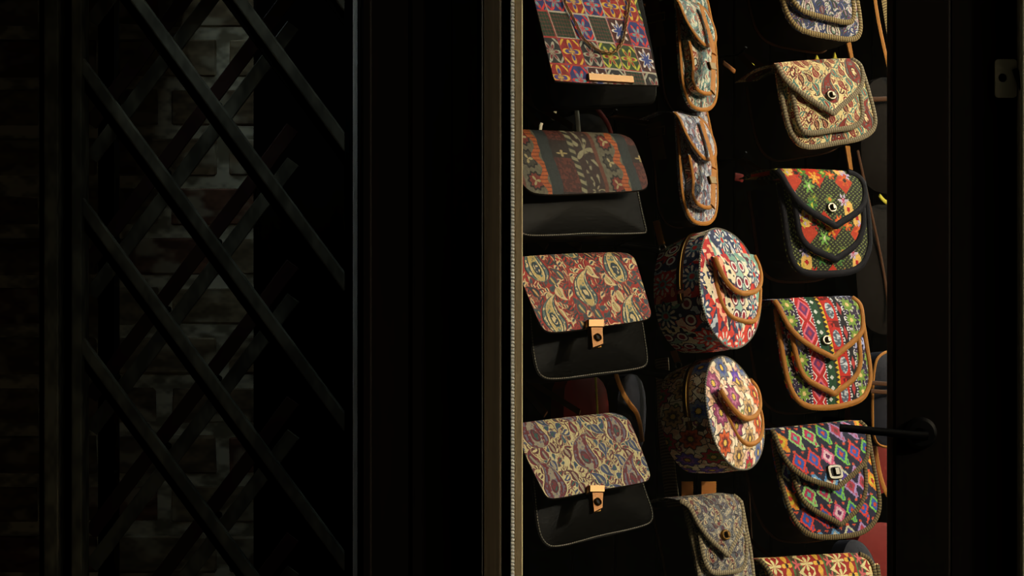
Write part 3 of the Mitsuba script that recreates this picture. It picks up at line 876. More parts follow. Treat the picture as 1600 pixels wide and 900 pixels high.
def satchel(name, label, category, group, px, py, y, yaw, pitch, roll, body, flap, pocket=None, depth=0.07, print_mat='mat_paisley', k=0, gusset='mat_dark_brown', trim='mat_braid', style=None,
            w=0.0048, lock=None, lock_mat='mat_silver', square=False, flap_pitch=7.0, loop=None, pocket_off=0.010):
    fr = Frame(spot(px, py, y), yaw, pitch, roll)
    bag = thing(name, label, category, group)
    run = curve(fr.face(body), n=96)
    out = closed_outline(run)
    m, uv = pillow(fr, out, 0.0, 0.006, 0.004, k)
    put('front_panel', m, print_mat, bag, smooth=True, uv=uv)
    m, uv = pillow(fr, inset(out, 0.002), -0.0042, 0.0, depth, k, back=0.97, taper=0.03)
    put('gusset', m, gusset, bag, smooth=40 if gusset == 'mat_dark_brown' else True, **({} if gusset == 'mat_dark_brown' else {'uv': uv}))
    edging(fr, run, 0.0006, w, w * 0.6, trim, bag, 'edging', style)
    m, uv = sweep(fr.at(*inset(run, 0.003).T, -depth * 0.97), w * 0.6, w * 0.6, fr.n, sides=6)
    put('back_piping', m, 'mat_brown_leather' if gusset == 'mat_dark_brown' else trim, bag, smooth=True, uv=uv)
    if pocket:
        prun = curve(fr.face(pocket, pocket_off), n=80)
        pout = closed_outline(prun)
        m, uv = pillow(fr, pout, pocket_off, 0.005, 0.010, k)
        pk = put('pocket', m, print_mat, bag, smooth=True, uv=uv)
        edging(fr, prun, pocket_off + 0.001, w, w * 0.6, trim, pk, 'edging', style)
    # flap: hinged a little in front of the body, its tip standing off
    frun_px = np.asarray(flap, float)
    top = (frun_px[0] + frun_px[-1]) / 2
    hinge = fr.face([tuple(top)], 0.012)[0]
    ff = Frame(fr.at(hinge[0], hinge[1], 0.012), yaw, pitch + flap_pitch, roll)
    frun = curve(ff.face(flap), n=90)
    fout = closed_outline(frun, arch=0.002)
    qt = fout[:, 1].max()
    bend = lambda s, q: -0.35 * np.maximum(0, q - (qt - 0.022)) ** 2 / 0.022
    m, uv = pillow(ff, fout, 0.0, 0.004, 0.004, k, bend=bend)
    fl = put('flap', m, print_mat, bag, smooth=True, uv=uv)
    edging(ff, frun, 0.0004, w, w * 0.6, trim, fl, 'edging', style, bend=bend)
    # the flap's top runs back over the bag
    tl, tr = frun[0], frun[-1]
    ss = np.linspace(tl[0], tr[0], 20)
    qq = np.interp(ss, [tl[0], tr[0]], [tl[1], tr[1]])
    rows, uvs = [], []
    for t in np.linspace(0, 1, 10):
        rows.append(ff.at(ss, qq + 0.010 * math.sin(min(1, t * 2) * math.pi / 2), -0.008 - (depth + 0.012) * t))
        uvs.append(np.stack([ss / 0.16 + 10 * k, qq / 0.16 + depth * t / 0.16], 1))
    i, j = np.meshgrid(np.arange(9), np.arange(19), indexing='ij')
    q4 = np.stack([i * 20 + j, i * 20 + j + 1, (i + 1) * 20 + j + 1, (i + 1) * 20 + j], -1).reshape(-1, 4)
    put('top_cover', (np.vstack(rows), q4), print_mat, fl, smooth=True, uv=np.vstack(uvs))
    if lock:
        turn_lock(ff, lock[0], lock[1], 0.003, fl, lock_mat, square=square, rx=0.0165 if square else 0.0105, ry=0.0125 if square else 0.0085)
    if loop is not False:
        hang(fr, out[:, 1].max() - 0.02, -depth - 0.002, bag, **(loop or {}))
    return bag, fr, ff


def clutch(label, px, py, y, yaw, pitch, body, flap, flap_pitch, print_mat, k=0, lock=None, stitch=True, depth=0.035, hinge_off=0.010, bar_plate=None, loop=None):
    fr = Frame(spot(px, py, y), yaw, pitch, 0.0)
    bag = thing('clutch_bag', label, 'clutch bag')
    run = curve(fr.face(body), n=90)
    out = closed_outline(run)
    m, uv = pillow(fr, out, 0.0, 0.007, depth, 0, back=0.98, edge=0.002, power=2.0)
    put('body', m, 'mat_black_leather', bag, smooth=45)
    if stitch:
        r = inset(run, 0.0032)
        m, uv = sweep(fr.at(r[:, 0], r[:, 1], 0.0008), 0.0009, 0.0009, fr.n, sides=5)
        put('stitching', m, 'mat_stitch', bag, smooth=True, uv=uv)
        r = inset(run, 0.0006)
        m, uv = sweep(fr.at(r[:, 0], r[:, 1], -0.001), 0.0017, 0.0017, fr.n, sides=6)
        put('piping', m, 'mat_black_leather', bag, smooth=True)
    fp = np.asarray(flap, float)
    top = (fp[0] + fp[-1]) / 2
    hinge = fr.face([tuple(top)], hinge_off)[0]
    ff = Frame(fr.at(hinge[0], hinge[1], hinge_off), yaw, flap_pitch, 0.0)
    frun = curve(ff.face(flap), n=90)
    fout = closed_outline(frun, arch=0.001)
    qt = fout[:, 1].max()
    bend = lambda s, q: -0.5 * np.maximum(0, q - (qt - 0.02)) ** 2 / 0.02
    m, uv = pillow(ff, fout, 0.0, 0.003, 0.004, k, bend=bend)
    fl = put('flap', m, print_mat, bag, smooth=True, uv=uv)
    m, uv = sweep(ff.at(*inset(frun, 0.0003).T, -0.002 + bend(*inset(frun, 0.0003).T)), 0.0018, 0.002, ff.n, sides=6)
    put('edging', m, 'mat_dark_brown', fl, smooth=True)
    ss = np.linspace(frun[0][0], frun[-1][0], 20)
    qq = np.interp(ss, [frun[0][0], frun[-1][0]], [frun[0][1], frun[-1][1]])
    rows = [ff.at(ss, qq + 0.006 * math.sin(min(1, t * 2) * math.pi / 2), -0.011 - (depth + 0.01) * t) for t in np.linspace(0, 1, 8)]
    uvs = [np.stack([ss / 0.16 + 10 * k, qq / 0.16 + depth * t / 0.16], 1) for t in np.linspace(0, 1, 8)]
    i, j = np.meshgrid(np.arange(7), np.arange(19), indexing='ij')
    put('top_cover', (np.vstack(rows), np.stack([i * 20 + j, i * 20 + j + 1, (i + 1) * 20 + j + 1, (i + 1) * 20 + j], -1).reshape(-1, 4)), print_mat, fl, smooth=True, uv=np.vstack(uvs))
    if bar_plate:
        put('name_bar', plate(ff, oriented(ff.face(bar_plate, 0.003)), 0.0, 0.005, 0.001), 'mat_gold', fl, label='polished gold bar along the lower edge')
    if lock:
        p0, p1, p2, p3, hole = lock            # clasp: top plate (two measured corners), hanging tongue (two), hole
        tp = ff.face([p0, (p1[0], p0[1] + (p1[1] - p0[1]) * 0.0), p1, (p0[0], p1[1])], 0.006)
        lk = put('clasp', plate(ff, oriented(tp), 0.0, 0.009, 0.002), 'mat_gold', bag, label='gold push clasp', smooth=30)
        tg = ff.face([(p0[0] + 4, p1[1] - 1), (p1[0] - 3, p1[1] - 2), (p3[0], p3[1] - 3), (p2[0] + 3, p2[1])], 0.004)
        put('tongue', plate(ff, oriented(tg), 0.0, 0.007, 0.001), 'mat_copper', lk, smooth=30)
        hc = ff.face([hole], 0.008)[0]
        put('button', turned([[0.0, 0], [0.0034, 0], [0.0040, 0.0], [0.0058, 0.0], [0.0058, 0.003], [0.0046, 0.004], [0.0036, 0.003], [0.0034, 0.0012], [0.0, 0.0012]], ff.at(hc[0], hc[1], 0.007), ff.n), 'mat_brass_dark', lk, smooth=40)
        put('button_hole', turned([[0, 0], [0.0034, 0], [0.0034, 0.0012], [0, 0.0012]], ff.at(hc[0], hc[1], 0.0075), ff.n, 16), 'mat_black_metal', lk)
        bs = fr.face([(p0[0] - 2, p1[1] + 2), (p2[0] - 3, p2[1] + 1), (p3[0] - 4, p3[1] + 2), (p1[0] - 9, p1[1] + 2)], 0.004)
        put('clasp_base', plate(fr, oriented(bs), -0.001, 0.009, 0.001), 'mat_brass_dark', lk)
    if loop is not False:
        hang(fr, out[:, 1].max() + 0.03, -depth - 0.001, bag, **(loop or {}))
    return bag, fr, ff


LY = 3.0
bag, fr, ff = clutch('black leather clutch with a multicoloured patchwork flap, gold bar and gold chain', 935, 90, LY, 42, 6,
       [(842, -70), (853, 128), (856, 150), (866, 168), (880, 170), (1005, 165), (1022, 163), (1028, 150), (1026, 100), (990, -70)],
       [(820, -62), (845, 40), (866, 126), (866, 126), (930, 131), (1030, 133), (1030, 133), (1012, 60), (975, -72)], 26, 'mat_patchwork', stitch=False, hinge_off=0.012,
       bar_plate=[(918, 115), (989, 120), (990, 130), (919, 126)])
# chain over the flap
cp = ff.face([(878, -20), (880, 6), (890, 22), (900, 42), (908, 60), (916, 68), (926, 76), (936, 82), (950, 84), (962, 82), (971, 70), (975, 50), (978, 30), (982, 8), (984, -20)], 0.004)
cp = curve(ff.at(cp[:, 0], cp[:, 1], 0.0065), n=60, soft=3)
links = []
for i in range(len(cp) - 1):
    d = cp[i + 1] - cp[i]
    L = np.linalg.norm(d); d /= L
    t = trimesh.creation.torus(L * 0.44, 0.0010, major_sections=10, minor_sections=5)
    t.apply_scale([1.5, 0.8, 1.0])
    x = d; z = ff.n - x * (ff.n @ x); z /= np.linalg.norm(z); yv = np.cross(z, x)
    if i % 2:
        z, yv = yv, -z
    R = np.eye(4); R[:3, 0], R[:3, 1], R[:3, 2], R[:3, 3] = x, yv, z, (cp[i] + cp[i + 1]) / 2
    t.apply_transform(R)
    links.append(t)
put('chain', join(links), 'mat_gold', bag, label='gold chain strap lying over the flap', smooth=True)

clutch('black leather clutch with a dark carpet-pattern flap banded in orange and grey', 915, 290, LY, 42, 16,
       [(790, 220), (792, 310), (800, 356), (815, 368), (840, 370), (1000, 366), (1012, 364), (1012, 364), (1004, 330), (996, 290), (985, 220)],
       [(780, 200), (800, 262), (822, 296), (842, 304), (900, 303), (1000, 298), (1012, 292), (1012, 280), (1000, 245), (988, 215), (972, 204)], 25, 'mat_carpet', hinge_off=0.012)
clutch('black stitched leather clutch with a red paisley flap and gold clasp', 925, 500, LY, 42, 12,
       [(822, 420), (828, 530), (834, 572), (842, 590), (862, 595), (930, 588), (1002, 577), (1013, 570), (1013, 556), (1006, 508), (988, 410)],
       [(800, 402), (820, 450), (842, 503), (850, 516), (866, 520), (930, 511), (1006, 501), (1018, 494), (1016, 482), (992, 402), (984, 392), (968, 389)], 27, 'mat_paisley', k=0,
       lock=((917, 500), (943, 512), (921, 545), (941, 542), (934, 527)))
clutch('black stitched leather clutch with a cream paisley flap and gold clasp', 925, 755, LY, 42, 14,
       [(826, 680), (834, 790), (839, 830), (848, 850), (864, 858), (930, 842), (1012, 822), (1022, 812), (1020, 795), (1006, 758), (985, 665)],
       [(802, 662), (820, 710), (850, 770), (856, 778), (870, 779), (930, 766), (1006, 754), (1016, 747), (1015, 735), (988, 665), (978, 650), (962, 640)], 29, 'mat_paisley', k=1,
       lock=((919, 759), (944, 770), (923, 802), (940, 798), (934, 784)))

# ---- right column
RY = 3.4
satchel('satchel_bag', 'blue paisley satchel with braided beige edging hanging above the cream satchel', 'bag', None, 1290, 0, RY, 35, 10, 0,
        [(1204, -110), (1212, -40), (1222, 8), (1232, 34), (1252, 52), (1300, 62), (1335, 66), (1347, 55), (1346, 28), (1336, -30), (1325, -110)],
        [(1200, -112), (1206, -90), (1230, -62), (1285, -30), (1285, -30), (1325, -58), (1336, -85), (1325, -114)],
        [(1222, -70), (1230, -10), (1240, 8), (1252, 20), (1290, 32), (1325, 39), (1336, 34), (1336, 10), (1326, -70)], k=3, style=0, lock=(1282, -50), depth=0.08)
satchel('satchel_bag', 'cream and dark red paisley satchel with braided beige edging, below the blue one', 'bag', None, 1293, 165, RY, 35, 13, 4,
        [(1213, 112), (1218, 150), (1228, 196), (1238, 218), (1250, 229), (1264, 233), (1300, 228), (1340, 221), (1364, 208), (1371, 192), (1366, 168), (1352, 118), (1344, 100)],
        [(1210, 98), (1222, 122), (1244, 142), (1272, 162), (1302, 181), (1302, 181), (1345, 142), (1351, 122), (1347, 100), (1335, 88)],
        [(1232, 130), (1238, 160), (1243, 190), (1250, 205), (1262, 211), (1310, 206), (1340, 199), (1350, 186), (1348, 160), (1340, 125)], k=2, style=1, lock=(1297, 150), depth=0.08)
satchel('satchel_bag', 'satchel with a bright beaded flower print on black and wide black edging', 'bag', None, 1290, 345, RY, 35, 8, 0,
        [(1214, 285), (1221, 330), (1229, 395), (1238, 418), (1252, 429), (1280, 433), (1325, 431), (1350, 418), (1361, 392), (1362, 370), (1357, 320), (1350, 280)],
        [(1213, 262), (1226, 290), (1246, 318), (1275, 340), (1306, 358), (1306, 358), (1348, 330), (1355, 308), (1352, 285), (1342, 271), (1328, 265)],
        [(1236, 300), (1240, 335), (1245, 368), (1258, 387), (1280, 399), (1306, 410), (1306, 410), (1340, 386), (1350, 362), (1352, 340), (1348, 310)], print_mat='mat_beaded', trim='mat_black_trim',
        w=0.0062, lock=(1298, 325), lock_mat='mat_silver', depth=0.075)
satchel('satchel_bag', 'satchel with red, navy and green woven bands and smooth tan leather edging', 'bag', None, 1290, 550, RY, 35, 9, 0,
        [(1209, 480), (1216, 530), (1226, 592), (1238, 622), (1254, 636), (1275, 641), (1310, 640), (1348, 628), (1360, 608), (1363, 582), (1356, 540), (1346, 480)],
        [(1209, 467), (1218, 488), (1232, 515), (1260, 541), (1303, 563), (1303, 563), (1348, 524), (1351, 505), (1347, 474), (1336, 461)],
        [(1234, 520), (1239, 550), (1250, 588), (1270, 603), (1303, 619), (1303, 619), (1338, 594), (1347, 568), (1345, 545), (1340, 510)], print_mat='mat_bands', trim='mat_tan_leather',
        lock=(1290, 532), depth=0.075, w=0.0052)
satchel('satchel_bag', 'navy satchel printed with bright diamonds, brown edging and a square silver lock', 'bag', None, 1293, 750, RY, 35, 11, 0,
        [(1206, 685), (1213, 730), (1222, 770), (1236, 812), (1255, 834), (1275, 842), (1310, 843), (1350, 836), (1372, 814), (1378, 785), (1368, 735), (1356, 670)],
        [(1205, 670), (1214, 698), (1230, 728), (1260, 751), (1309, 766), (1309, 766), (1355, 724), (1359, 700), (1357, 668), (1348, 655)],
        [(1232, 725), (1240, 757), (1252, 786), (1280, 806), (1315, 823), (1315, 823), (1345, 795), (1356, 765), (1352, 720)], print_mat='mat_ikat', style=2, lock=(1303, 738), square=True, lock_mat='mat_steel', depth=0.08)
satchel('satchel_bag', 'red satchel with brown stripes and yellow motifs below the navy diamond satchel', 'bag', None, 1290, 950, RY, 35, 12, 0,
        [(1188, 890), (1200, 960), (1210, 1020), (1240, 1050), (1310, 1050), (1370, 1035), (1388, 1000), (1372, 880)],
        [(1187, 872), (1206, 905), (1240, 945), (1305, 970), (1305, 970), (1365, 930), (1371, 900), (1362, 872), (1345, 863)],
        [(1225, 930), (1235, 990), (1300, 1025), (1300, 1025), (1365, 990), (1365, 930)], print_mat='mat_bands', k=1, style=2, lock=(1296, 948), depth=0.09)

# ---- middle column
MY = 3.2
for cy, k, tag, lab in ((0, 4, None, 'narrow teal paisley satchel with tan edging and buckled strap, upper of two'), (178, 5, None, 'narrow grey-blue paisley satchel with tan edging, hanging above the round patchwork bag')):
    t = lambda pts: [(x, yy + cy) for x, yy in pts]
    bag, fr, ff = satchel('satchel_bag', lab, 'bag', None, 1090, 85 + cy, MY, 60, 7, 0,
        t([(1056, -5), (1060, 60), (1064, 126), (1072, 156), (1082, 170), (1096, 175), (1110, 173), (1119, 160), (1122, 130), (1118, 60), (1104, -5)]),
        t([(1057, -6), (1066, 22), (1080, 48), (1098, 72), (1108, 74), (1119, 70), (1119, 50), (1108, 22), (1094, 2)]),
        t([(1075, 62), (1082, 100), (1080, 124), (1084, 138), (1096, 148), (1110, 150), (1116, 140), (1115, 70)]), k=k, trim='mat_tan_leather', gusset='mat_dark_brown', depth=0.044 if cy else 0.034, w=0.0034, flap_pitch=12, pocket_off=0.014, loop={'rise': 0.02})
    # buckled strap down the front
    for nm, pts, o in (('buckle_strap', [(1093, 12), (1100, 36), (1108, 60), (1113, 86)], 0.006), ('buckle_strap', [(1113, 84), (1112, 104), (1112, 128), (1111, 146)], 0.004)):
        q = ff.face(t(pts), o)
        m, _ = ribbon(curve(ff.at(q[:, 0], q[:, 1], o + 0.003), n=20), ff.u, 0.014, 0.003)
        st = put(nm, m, 'mat_tan_leather', bag, smooth=30)
    q = ff.face(t([(1112, 104)]), 0.006)[0]
    put('buckle', plate(ff, [[q[0] - 0.011, q[1] - 0.006], [q[0] + 0.011, q[1] - 0.006], [q[0] + 0.011, q[1] + 0.006], [q[0] - 0.011, q[1] + 0.006]], 0.004, 0.009, 0.001), 'mat_brass_dark', st)
    a = [fr.at(*fr.face(t([p]), -0.03)[0], -0.03) for p in ((1014, -40), (1018, -2), (1021, 14), (1025, 40), (1031, 72))[2 if cy else 0:]]
    m, _ = ribbon(curve(np.array(a), n=20), fr.n, 0.024, 0.0035)
    put('shoulder_strap', m, 'mat_brown_leather', bag, smooth=30)
    q = fr.at(*fr.face(t([(1024, 28)]), -0.026)[0], -0.026)
    m, _ = sweep(q + np.array([fr.n * x * 0.016 + np.array([0, 0, 1]) * z * 0.006 for x, z in ((-1, -1), (1, -1), (1, 1), (-1, 1))]), 0.0014, 0.0014, fr.u, closed=True, sides=6)
    put('strap_ring', m, 'mat_brass_dark', bag)


def round_bag(label, px, py, front, flap, pocket, k):
    fr = Frame(spot(px, py, MY), 60, 12, 0)
    bag = thing('round_bag', label, 'bag')
    out = oriented(curve(fr.face(front), closed=True, n=96))
    m, uv = pillow(fr, out, 0.0, 0.012, 0.004, k)
    put('front_panel', m, 'mat_rosette', bag, smooth=True, uv=uv)
    depth = 0.08
    m, uv = pillow(fr, inset(out, 0.001), -0.0042, 0.0, depth, k, back=0.90, taper=0.03)
    put('gusset', m, 'mat_rosette', bag, smooth=True, uv=uv)
    m, uv = sweep(fr.at(*inset(out, 0.001).T, 0.0), 0.0016, 0.0016, fr.n, closed=True, sides=6)
    put('piping', m, 'mat_stitch', bag, smooth=True, uv=uv)
    zr = out[out[:, 1] > -0.02]
    zr = zr[np.argsort(np.arctan2(zr[:, 1] - 0.0, zr[:, 0]))]
    c = out.mean(0)
    for dd, nm, mt, ww in ((0.030, 'zip', 'mat_brown_leather', 0.006), (0.030, 'zip_teeth', 'mat_brass_dark', 0.0022)):
        r = c + (inset(zr, 0.001) - c) * (0.99 if nm == 'zip' else 1.0)
        m, _ = sweep(fr.at(r[:, 0], r[:, 1], -0.0042 - dd), ww, 0.0016, np.column_stack([r - c, r[:, 0] * 0])[:, :1] * fr.u + (r - c)[:, 1:] * fr.w, sides=6)
        put(nm, m, mt, bag, smooth=40)
    po = 0.008
    prun = curve(fr.face(pocket, po), n=70)
    m, uv = pillow(fr, closed_outline(prun), po, 0.006, 0.012, k)
    pk = put('pocket', m, 'mat_rosette', bag, smooth=True, uv=uv)
    edging(fr, prun, po + 0.001, 0.0042, 0.0036, 'mat_tan_leather', pk, 'edging')
    q = np.asarray(flap, float); top = (q[0] + q[-1]) / 2
    h = fr.face([tuple(top)], 0.016)[0]
    ff = Frame(fr.at(h[0], h[1], 0.016), 60, 20, 0)
    frun = curve(ff.face(flap), n=70)
    m, uv = pillow(ff, closed_outline(frun, 0.004), 0.0, 0.006, 0.004, k)
    fl = put('flap', m, 'mat_rosette', bag, smooth=True, uv=uv)
    edging(ff, frun, 0.001, 0.0046, 0.0036, 'mat_tan_leather', fl, 'edging')
    hang(fr, out[:, 1].max() - 0.02, -depth - 0.002, bag, mat='mat_dark_brown', rise=0.012)
    return bag, fr


rb = [round_bag('round red and teal patchwork bag with a tan edged flap pocket', 1142, 450,
          [(1110, 355), (1098, 372), (1092, 405), (1092, 450), (1099, 490), (1113, 520), (1132, 542), (1150, 547), (1170, 536), (1184, 512), (1190, 475), (1189, 440), (1178, 408), (1158, 376), (1134, 358)],
          [(1114, 400), (1122, 420), (1134, 443), (1150, 458), (1168, 463), (1184, 456), (1190, 440), (1188, 418), (1178, 398)],
          [(1114, 405), (1116, 440), (1124, 474), (1138, 496), (1155, 504), (1170, 506), (1182, 502), (1187, 482), (1188, 450)], 0)]
rb += [round_bag('round cream bag printed with purple and orange blossoms, with tan edged flap pocket', 1148, 645,
          [(1116, 556), (1105, 574), (1100, 610), (1106, 655), (1116, 693), (1130, 716), (1146, 732), (1162, 736), (1178, 730), (1190, 710), (1195, 680), (1192, 648), (1183, 618), (1168, 587), (1148, 564), (1132, 555)],
          [(1123, 608), (1132, 624), (1146, 643), (1160, 656), (1174, 658), (1185, 648), (1189, 630), (1184, 606), (1172, 592)],
          [(1124, 614), (1130, 640), (1142, 668), (1154, 690), (1168, 699), (1182, 694), (1190, 682), (1192, 660), (1188, 640)], 1)]
for (bag, fr), pts, ring in zip(rb, ([(1025, 345), (1028, 358), (1032, 374), (1034, 382)], [(1052, 548), (1055, 556), (1059, 566)]), ((1035, 388), (1060, 571))):
    a = np.array([fr.at(*fr.face([p], -0.075)[0], -0.075) for p in pts])
    m, _ = ribbon(curve(a, n=16), fr.n, 0.012, 0.003)
    st = put('shoulder_strap', m, 'mat_tan_leather', bag, smooth=30)
    q = fr.at(*fr.face([ring], -0.072)[0], -0.072)
    t = trimesh.creation.torus(0.0055, 0.0012, major_sections=18, minor_sections=6)
    R4 = np.eye(4); R4[:3, 0], R4[:3, 1], R4[:3, 2], R4[:3, 3] = fr.n, fr.w, fr.u, q
    t.apply_transform(R4)
    put('strap_ring', t, 'mat_silver', st, smooth=True)
bag, fr, ff = satchel('satchel_bag', 'grey woven satchel with a pointed flap, hanging below the round floral bag', 'bag', None, 1125, 850, MY, 45, 9, 0,
        [(1068, 790), (1078, 830), (1088, 880), (1094, 930), (1104, 960), (1130, 970), (1170, 962), (1182, 935), (1176, 870), (1166, 820), (1158, 780)],
        [(1064, 779), (1076, 790), (1088, 817), (1108, 845), (1138, 871), (1138, 871), (1160, 830), (1164, 812), (1160, 782), (1150, 771)],
        [(1090, 830), (1096, 870), (1104, 890), (1116, 899), (1150, 896), (1166, 886), (1168, 850), (1164, 830)], k=6, style=1, lock=(1132, 836), lock_mat='mat_brass_dark', depth=0.07, w=0.0042, loop={'rise': 0.012})
a = np.array([fr.at(*fr.face([p], -0.11)[0], -0.11) for p in ((1034, 560), (1036, 600), (1040, 680), (1048, 770), (1056, 800))])
m, uv = ribbon(curve(a, n=40), fr.n, 0.030, 0.004)
key = put('woven_strap', m, 'mat_braid', smooth=True, uv=uv + [1000.0, 0])
labels[key] = {'label': 'wide grey braided strap hanging to the left of the round floral bag', 'category': 'strap'}


# ------------------------------------------------------------------ smaller things behind and between the bags
def wall_path(px_list, out, n=30):
    return curve(np.array([wall_hit(x, y, out) for x, y in px_list]), n=n)


def wall_ribbon(name, label, category, pts, width, mat, out=0.02, parent=None, group=None):
    m, uv = ribbon(wall_path(pts, out), PU, width, 0.003)
    key = put(name, m, mat, parent, smooth=True if mat == 'mat_braid' else 30, **({'uv': uv} if mat == 'mat_braid' else {}))
    if not parent:
        labels[key] = {'label': label, 'category': category, **({'group': group} if group else {})}
    return key


def wall_bag(name, label, category, outline, mat, thick, out=0.025, dome=0.012, piping=None, straps=()):
    """A soft bag hanging flat on the display wall."""
    yaw = 45
    c = np.mean(outline, 0)
    fr = Frame(wall_hit(c[0], c[1], out + thick), yaw, 2, 0)
    bag = thing(name, label, category)
    o = oriented(curve(fr.face(outline), closed=True, n=64))
    m, uv = pillow(fr, o, 0.0, dome, thick, 0, back=0.96)
    put('body', m, mat, bag, smooth=50)
    if piping:
        m, _ = sweep(fr.at(*inset(o, 0.001).T, 0.0), 0.0028, 0.0028, fr.n, closed=True, sides=6)
        put('piping', m, piping, bag, smooth=True)
    for nm, pts, w, mt, off in straps:
        q = fr.face(pts, off)
        m, uv = ribbon(curve(fr.at(q[:, 0], q[:, 1], off), n=24), fr.u, w, 0.003)
        put(nm, m, mt, bag, smooth=30)
    return bag


wall_bag('tote_bag', 'dark red cloth bag hanging behind the cream paisley clutch', 'bag', [(884, 585), (880, 640), (882, 730), (948, 730), (954, 650), (944, 585)], 'mat_red_cloth', 0.03, piping=None,
         straps=[('cord', [(929, 560), (931, 600), (934, 650), (934, 690)], 0.004, 'mat_yellow_tag', 0.018)])
wall_bag('tote_bag', 'navy cloth bag with a tan strap beside the dark red cloth bag', 'bag', [(966, 580), (962, 700), (1006, 720), (1012, 590)], 'mat_navy_cloth', 0.03,
         straps=[('strap', [(958, 560), (962, 585), (972, 612), (984, 632), (998, 648), (1004, 690)], 0.010, 'mat_tan_leather', 0.016)])
wall_bag('backpack', 'dark backpack with tan piping at the right edge of the display', 'backpack', [(1372, 552), (1364, 580), (1362, 640), (1364, 690), (1380, 700), (1425, 700), (1436, 640), (1430, 565), (1405, 545)], 'mat_navy_cloth', 0.05, out=0.07, dome=0.02,
         piping='mat_tan_leather', straps=[('band', [(1360, 598), (1385, 600), (1430, 602)], 0.008, 'mat_brown_leather', 0.022), ('band', [(1360, 611), (1385, 613), (1430, 615)], 0.008, 'mat_brown_leather', 0.022)])
wall_bag('tote_bag', 'red cloth bag half hidden behind the banded and diamond satchels', 'bag', [(1334, 606), (1330, 700), (1340, 770), (1392, 775), (1398, 700), (1390, 618)], 'mat_red_cloth', 0.02, dome=0.01,
         straps=[('strap', [(1356, 560), (1362, 620), (1366, 690), (1378, 760), (1396, 785)], 0.012, 'mat_tan_leather', 0.016)])
wall_bag('tote_bag', 'red cloth bag at the lower right corner of the display', 'bag', [(1336, 812), (1330, 960), (1440, 965), (1436, 822)], 'mat_red_cloth', 0.03)
wall_bag('tote_bag', 'navy cloth bag between the striped red satchel and the red cloth bag', 'bag', [(1316, 842), (1312, 960), (1388, 965), (1376, 900), (1352, 845)], 'mat_navy_cloth', 0.03, out=0.075)
wall_bag('shoulder_bag', 'dark brown bag with a tan band in the upper right corner of the display', 'bag', [(1348, 120), (1344, 240), (1352, 300), (1420, 305), (1430, 200), (1424, 122)], 'mat_dark_brown', 0.05, dome=0.015,
         straps=[('band', [(1344, 156), (1370, 155), (1426, 153)], 0.009, 'mat_brown_leather', 0.020), ('strap', [(1362, -40), (1370, 20), (1378, 60), (1390, 112), (1396, 140)], 0.011, 'mat_tan_leather', 0.010)])
wall_ribbon('woven_strap', 'braided strap hanging beside the orange strap at the upper right', 'strap', [(1376, -40), (1384, 10), (1390, 50), (1400, 90)], 0.022, 'mat_braid', 0.03)
wall_bag('shoulder_bag', 'dark brown leather bag hanging behind the beaded flower satchel', 'bag', [(1340, 318), (1336, 420), (1346, 520), (1420, 525), (1426, 420), (1420, 322)], 'mat_dark_brown', 0.05, dome=0.012,
         straps=[('strap', [(1340, 235), (1352, 290), (1370, 370), (1384, 440), (1390, 500)], 0.008, 'mat_brown_leather', 0.014), ('clip', [(1374, 305), (1382, 315), (1392, 319), (1404, 318)], 0.008, 'mat_yellow_tag', 0.016)])
for pts, lab, mt, w in (([(1171, 96), (1176, 104), (1180, 116)], 'small yellow green tag between the middle and right columns', 'mat_yellow_tag', 0.012), ([(1130, 98), (1138, 104), (1148, 112)], 'short orange tag beside the teal paisley satchel', 'mat_orange_card', 0.009),
                        ([(1148, 276), (1154, 277), (1161, 279)], 'small red tag beside the grey-blue paisley satchel', 'mat_red_cloth', 0.014)):
    wall_ribbon('hang_tag', lab, 'tag', pts, w, mt, 0.03)
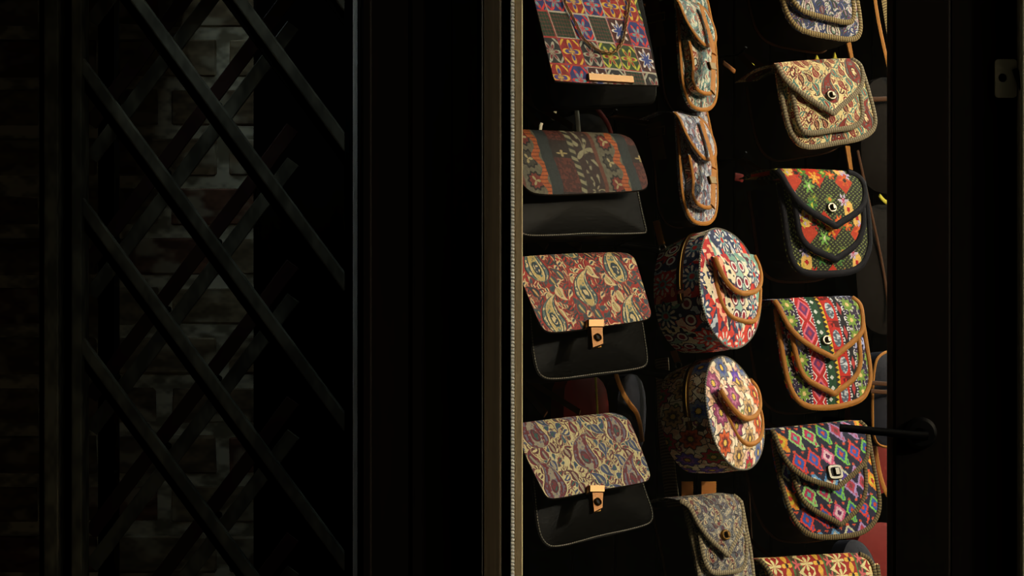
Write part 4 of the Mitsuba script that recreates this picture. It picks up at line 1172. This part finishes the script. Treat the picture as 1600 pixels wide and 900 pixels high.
for pts, lab in (([(868, 172), (866, 180), (864, 187)], 'small white paper tag above the carpet-pattern clutch, larger of two'), ([(846, 192), (845, 198), (844, 206)], 'small white paper tag above the carpet-pattern clutch, smaller of two')):
    wall_ribbon('paper_tag', lab, 'tag', pts, 0.007, 'mat_white_tag', 0.06)
wall_bag('shoulder_bag', 'dark bag with a red strap behind the carpet-pattern clutch', 'bag', [(872, 178), (868, 260), (876, 330), (950, 330), (958, 250), (950, 178)], 'mat_dark_brown', 0.03,
         straps=[('strap', [(920, 150), (934, 172), (950, 192), (958, 220)], 0.010, 'mat_red_cloth', 0.016), ('strap', [(899, 150), (902, 180), (905, 215)], 0.010, 'mat_plate', 0.016)])
for i, (a, b) in enumerate((((1064, 762), (1082, 764)), ((1095, 762), (1118, 760)))):
    c = spot((a[0] + b[0]) / 2, 764, 3.27)
    fr = Frame(c, 45, 0, 0)
    q = fr.face([(a[0], 752), (a[0], 776), (b[0], 776), (b[0], 752)])
    key = put('card_tag', plate(fr, oriented(q), 0, 0.0015), 'mat_orange_card')
    labels[key] = {'label': ('small dark orange card behind the grey satchel, left of two', 'bright orange printed card above the grey satchel flap')[i], 'category': 'card'}
for pts in ([(1168, 730), (1172, 800), (1176, 880), (1178, 930)],):
    wall_ribbon('cord', 'thin dark cord hanging between the grey satchel and the diamond satchel', 'cord', pts, 0.004, 'mat_brown_leather', 0.05)

for bag_key, base, pts, mt in (('satchel_bag_001', (1290, 100), [[(1271, 98), (1275, 86), (1281, 98)], [(1299, 96), (1303, 82), (1308, 96)]], 'mat_yellow_tag'),
                               ('satchel_bag_001', (1330, 100), [[(1320, 62), (1327, 62), (1333, 96), (1328, 96)]], 'mat_tan_leather'),
                               ('satchel_bag_002', (1330, 250), [[(1319, 228), (1326, 228), (1331, 266), (1325, 264)]], 'mat_tan_leather')):
    fr = Frame(spot(base[0], base[1], 3.56), 35, 0, 0)
    for p in pts:
        put('loop_end', plate(fr, oriented(fr.face(p)), 0, 0.003), mt, bag_key)
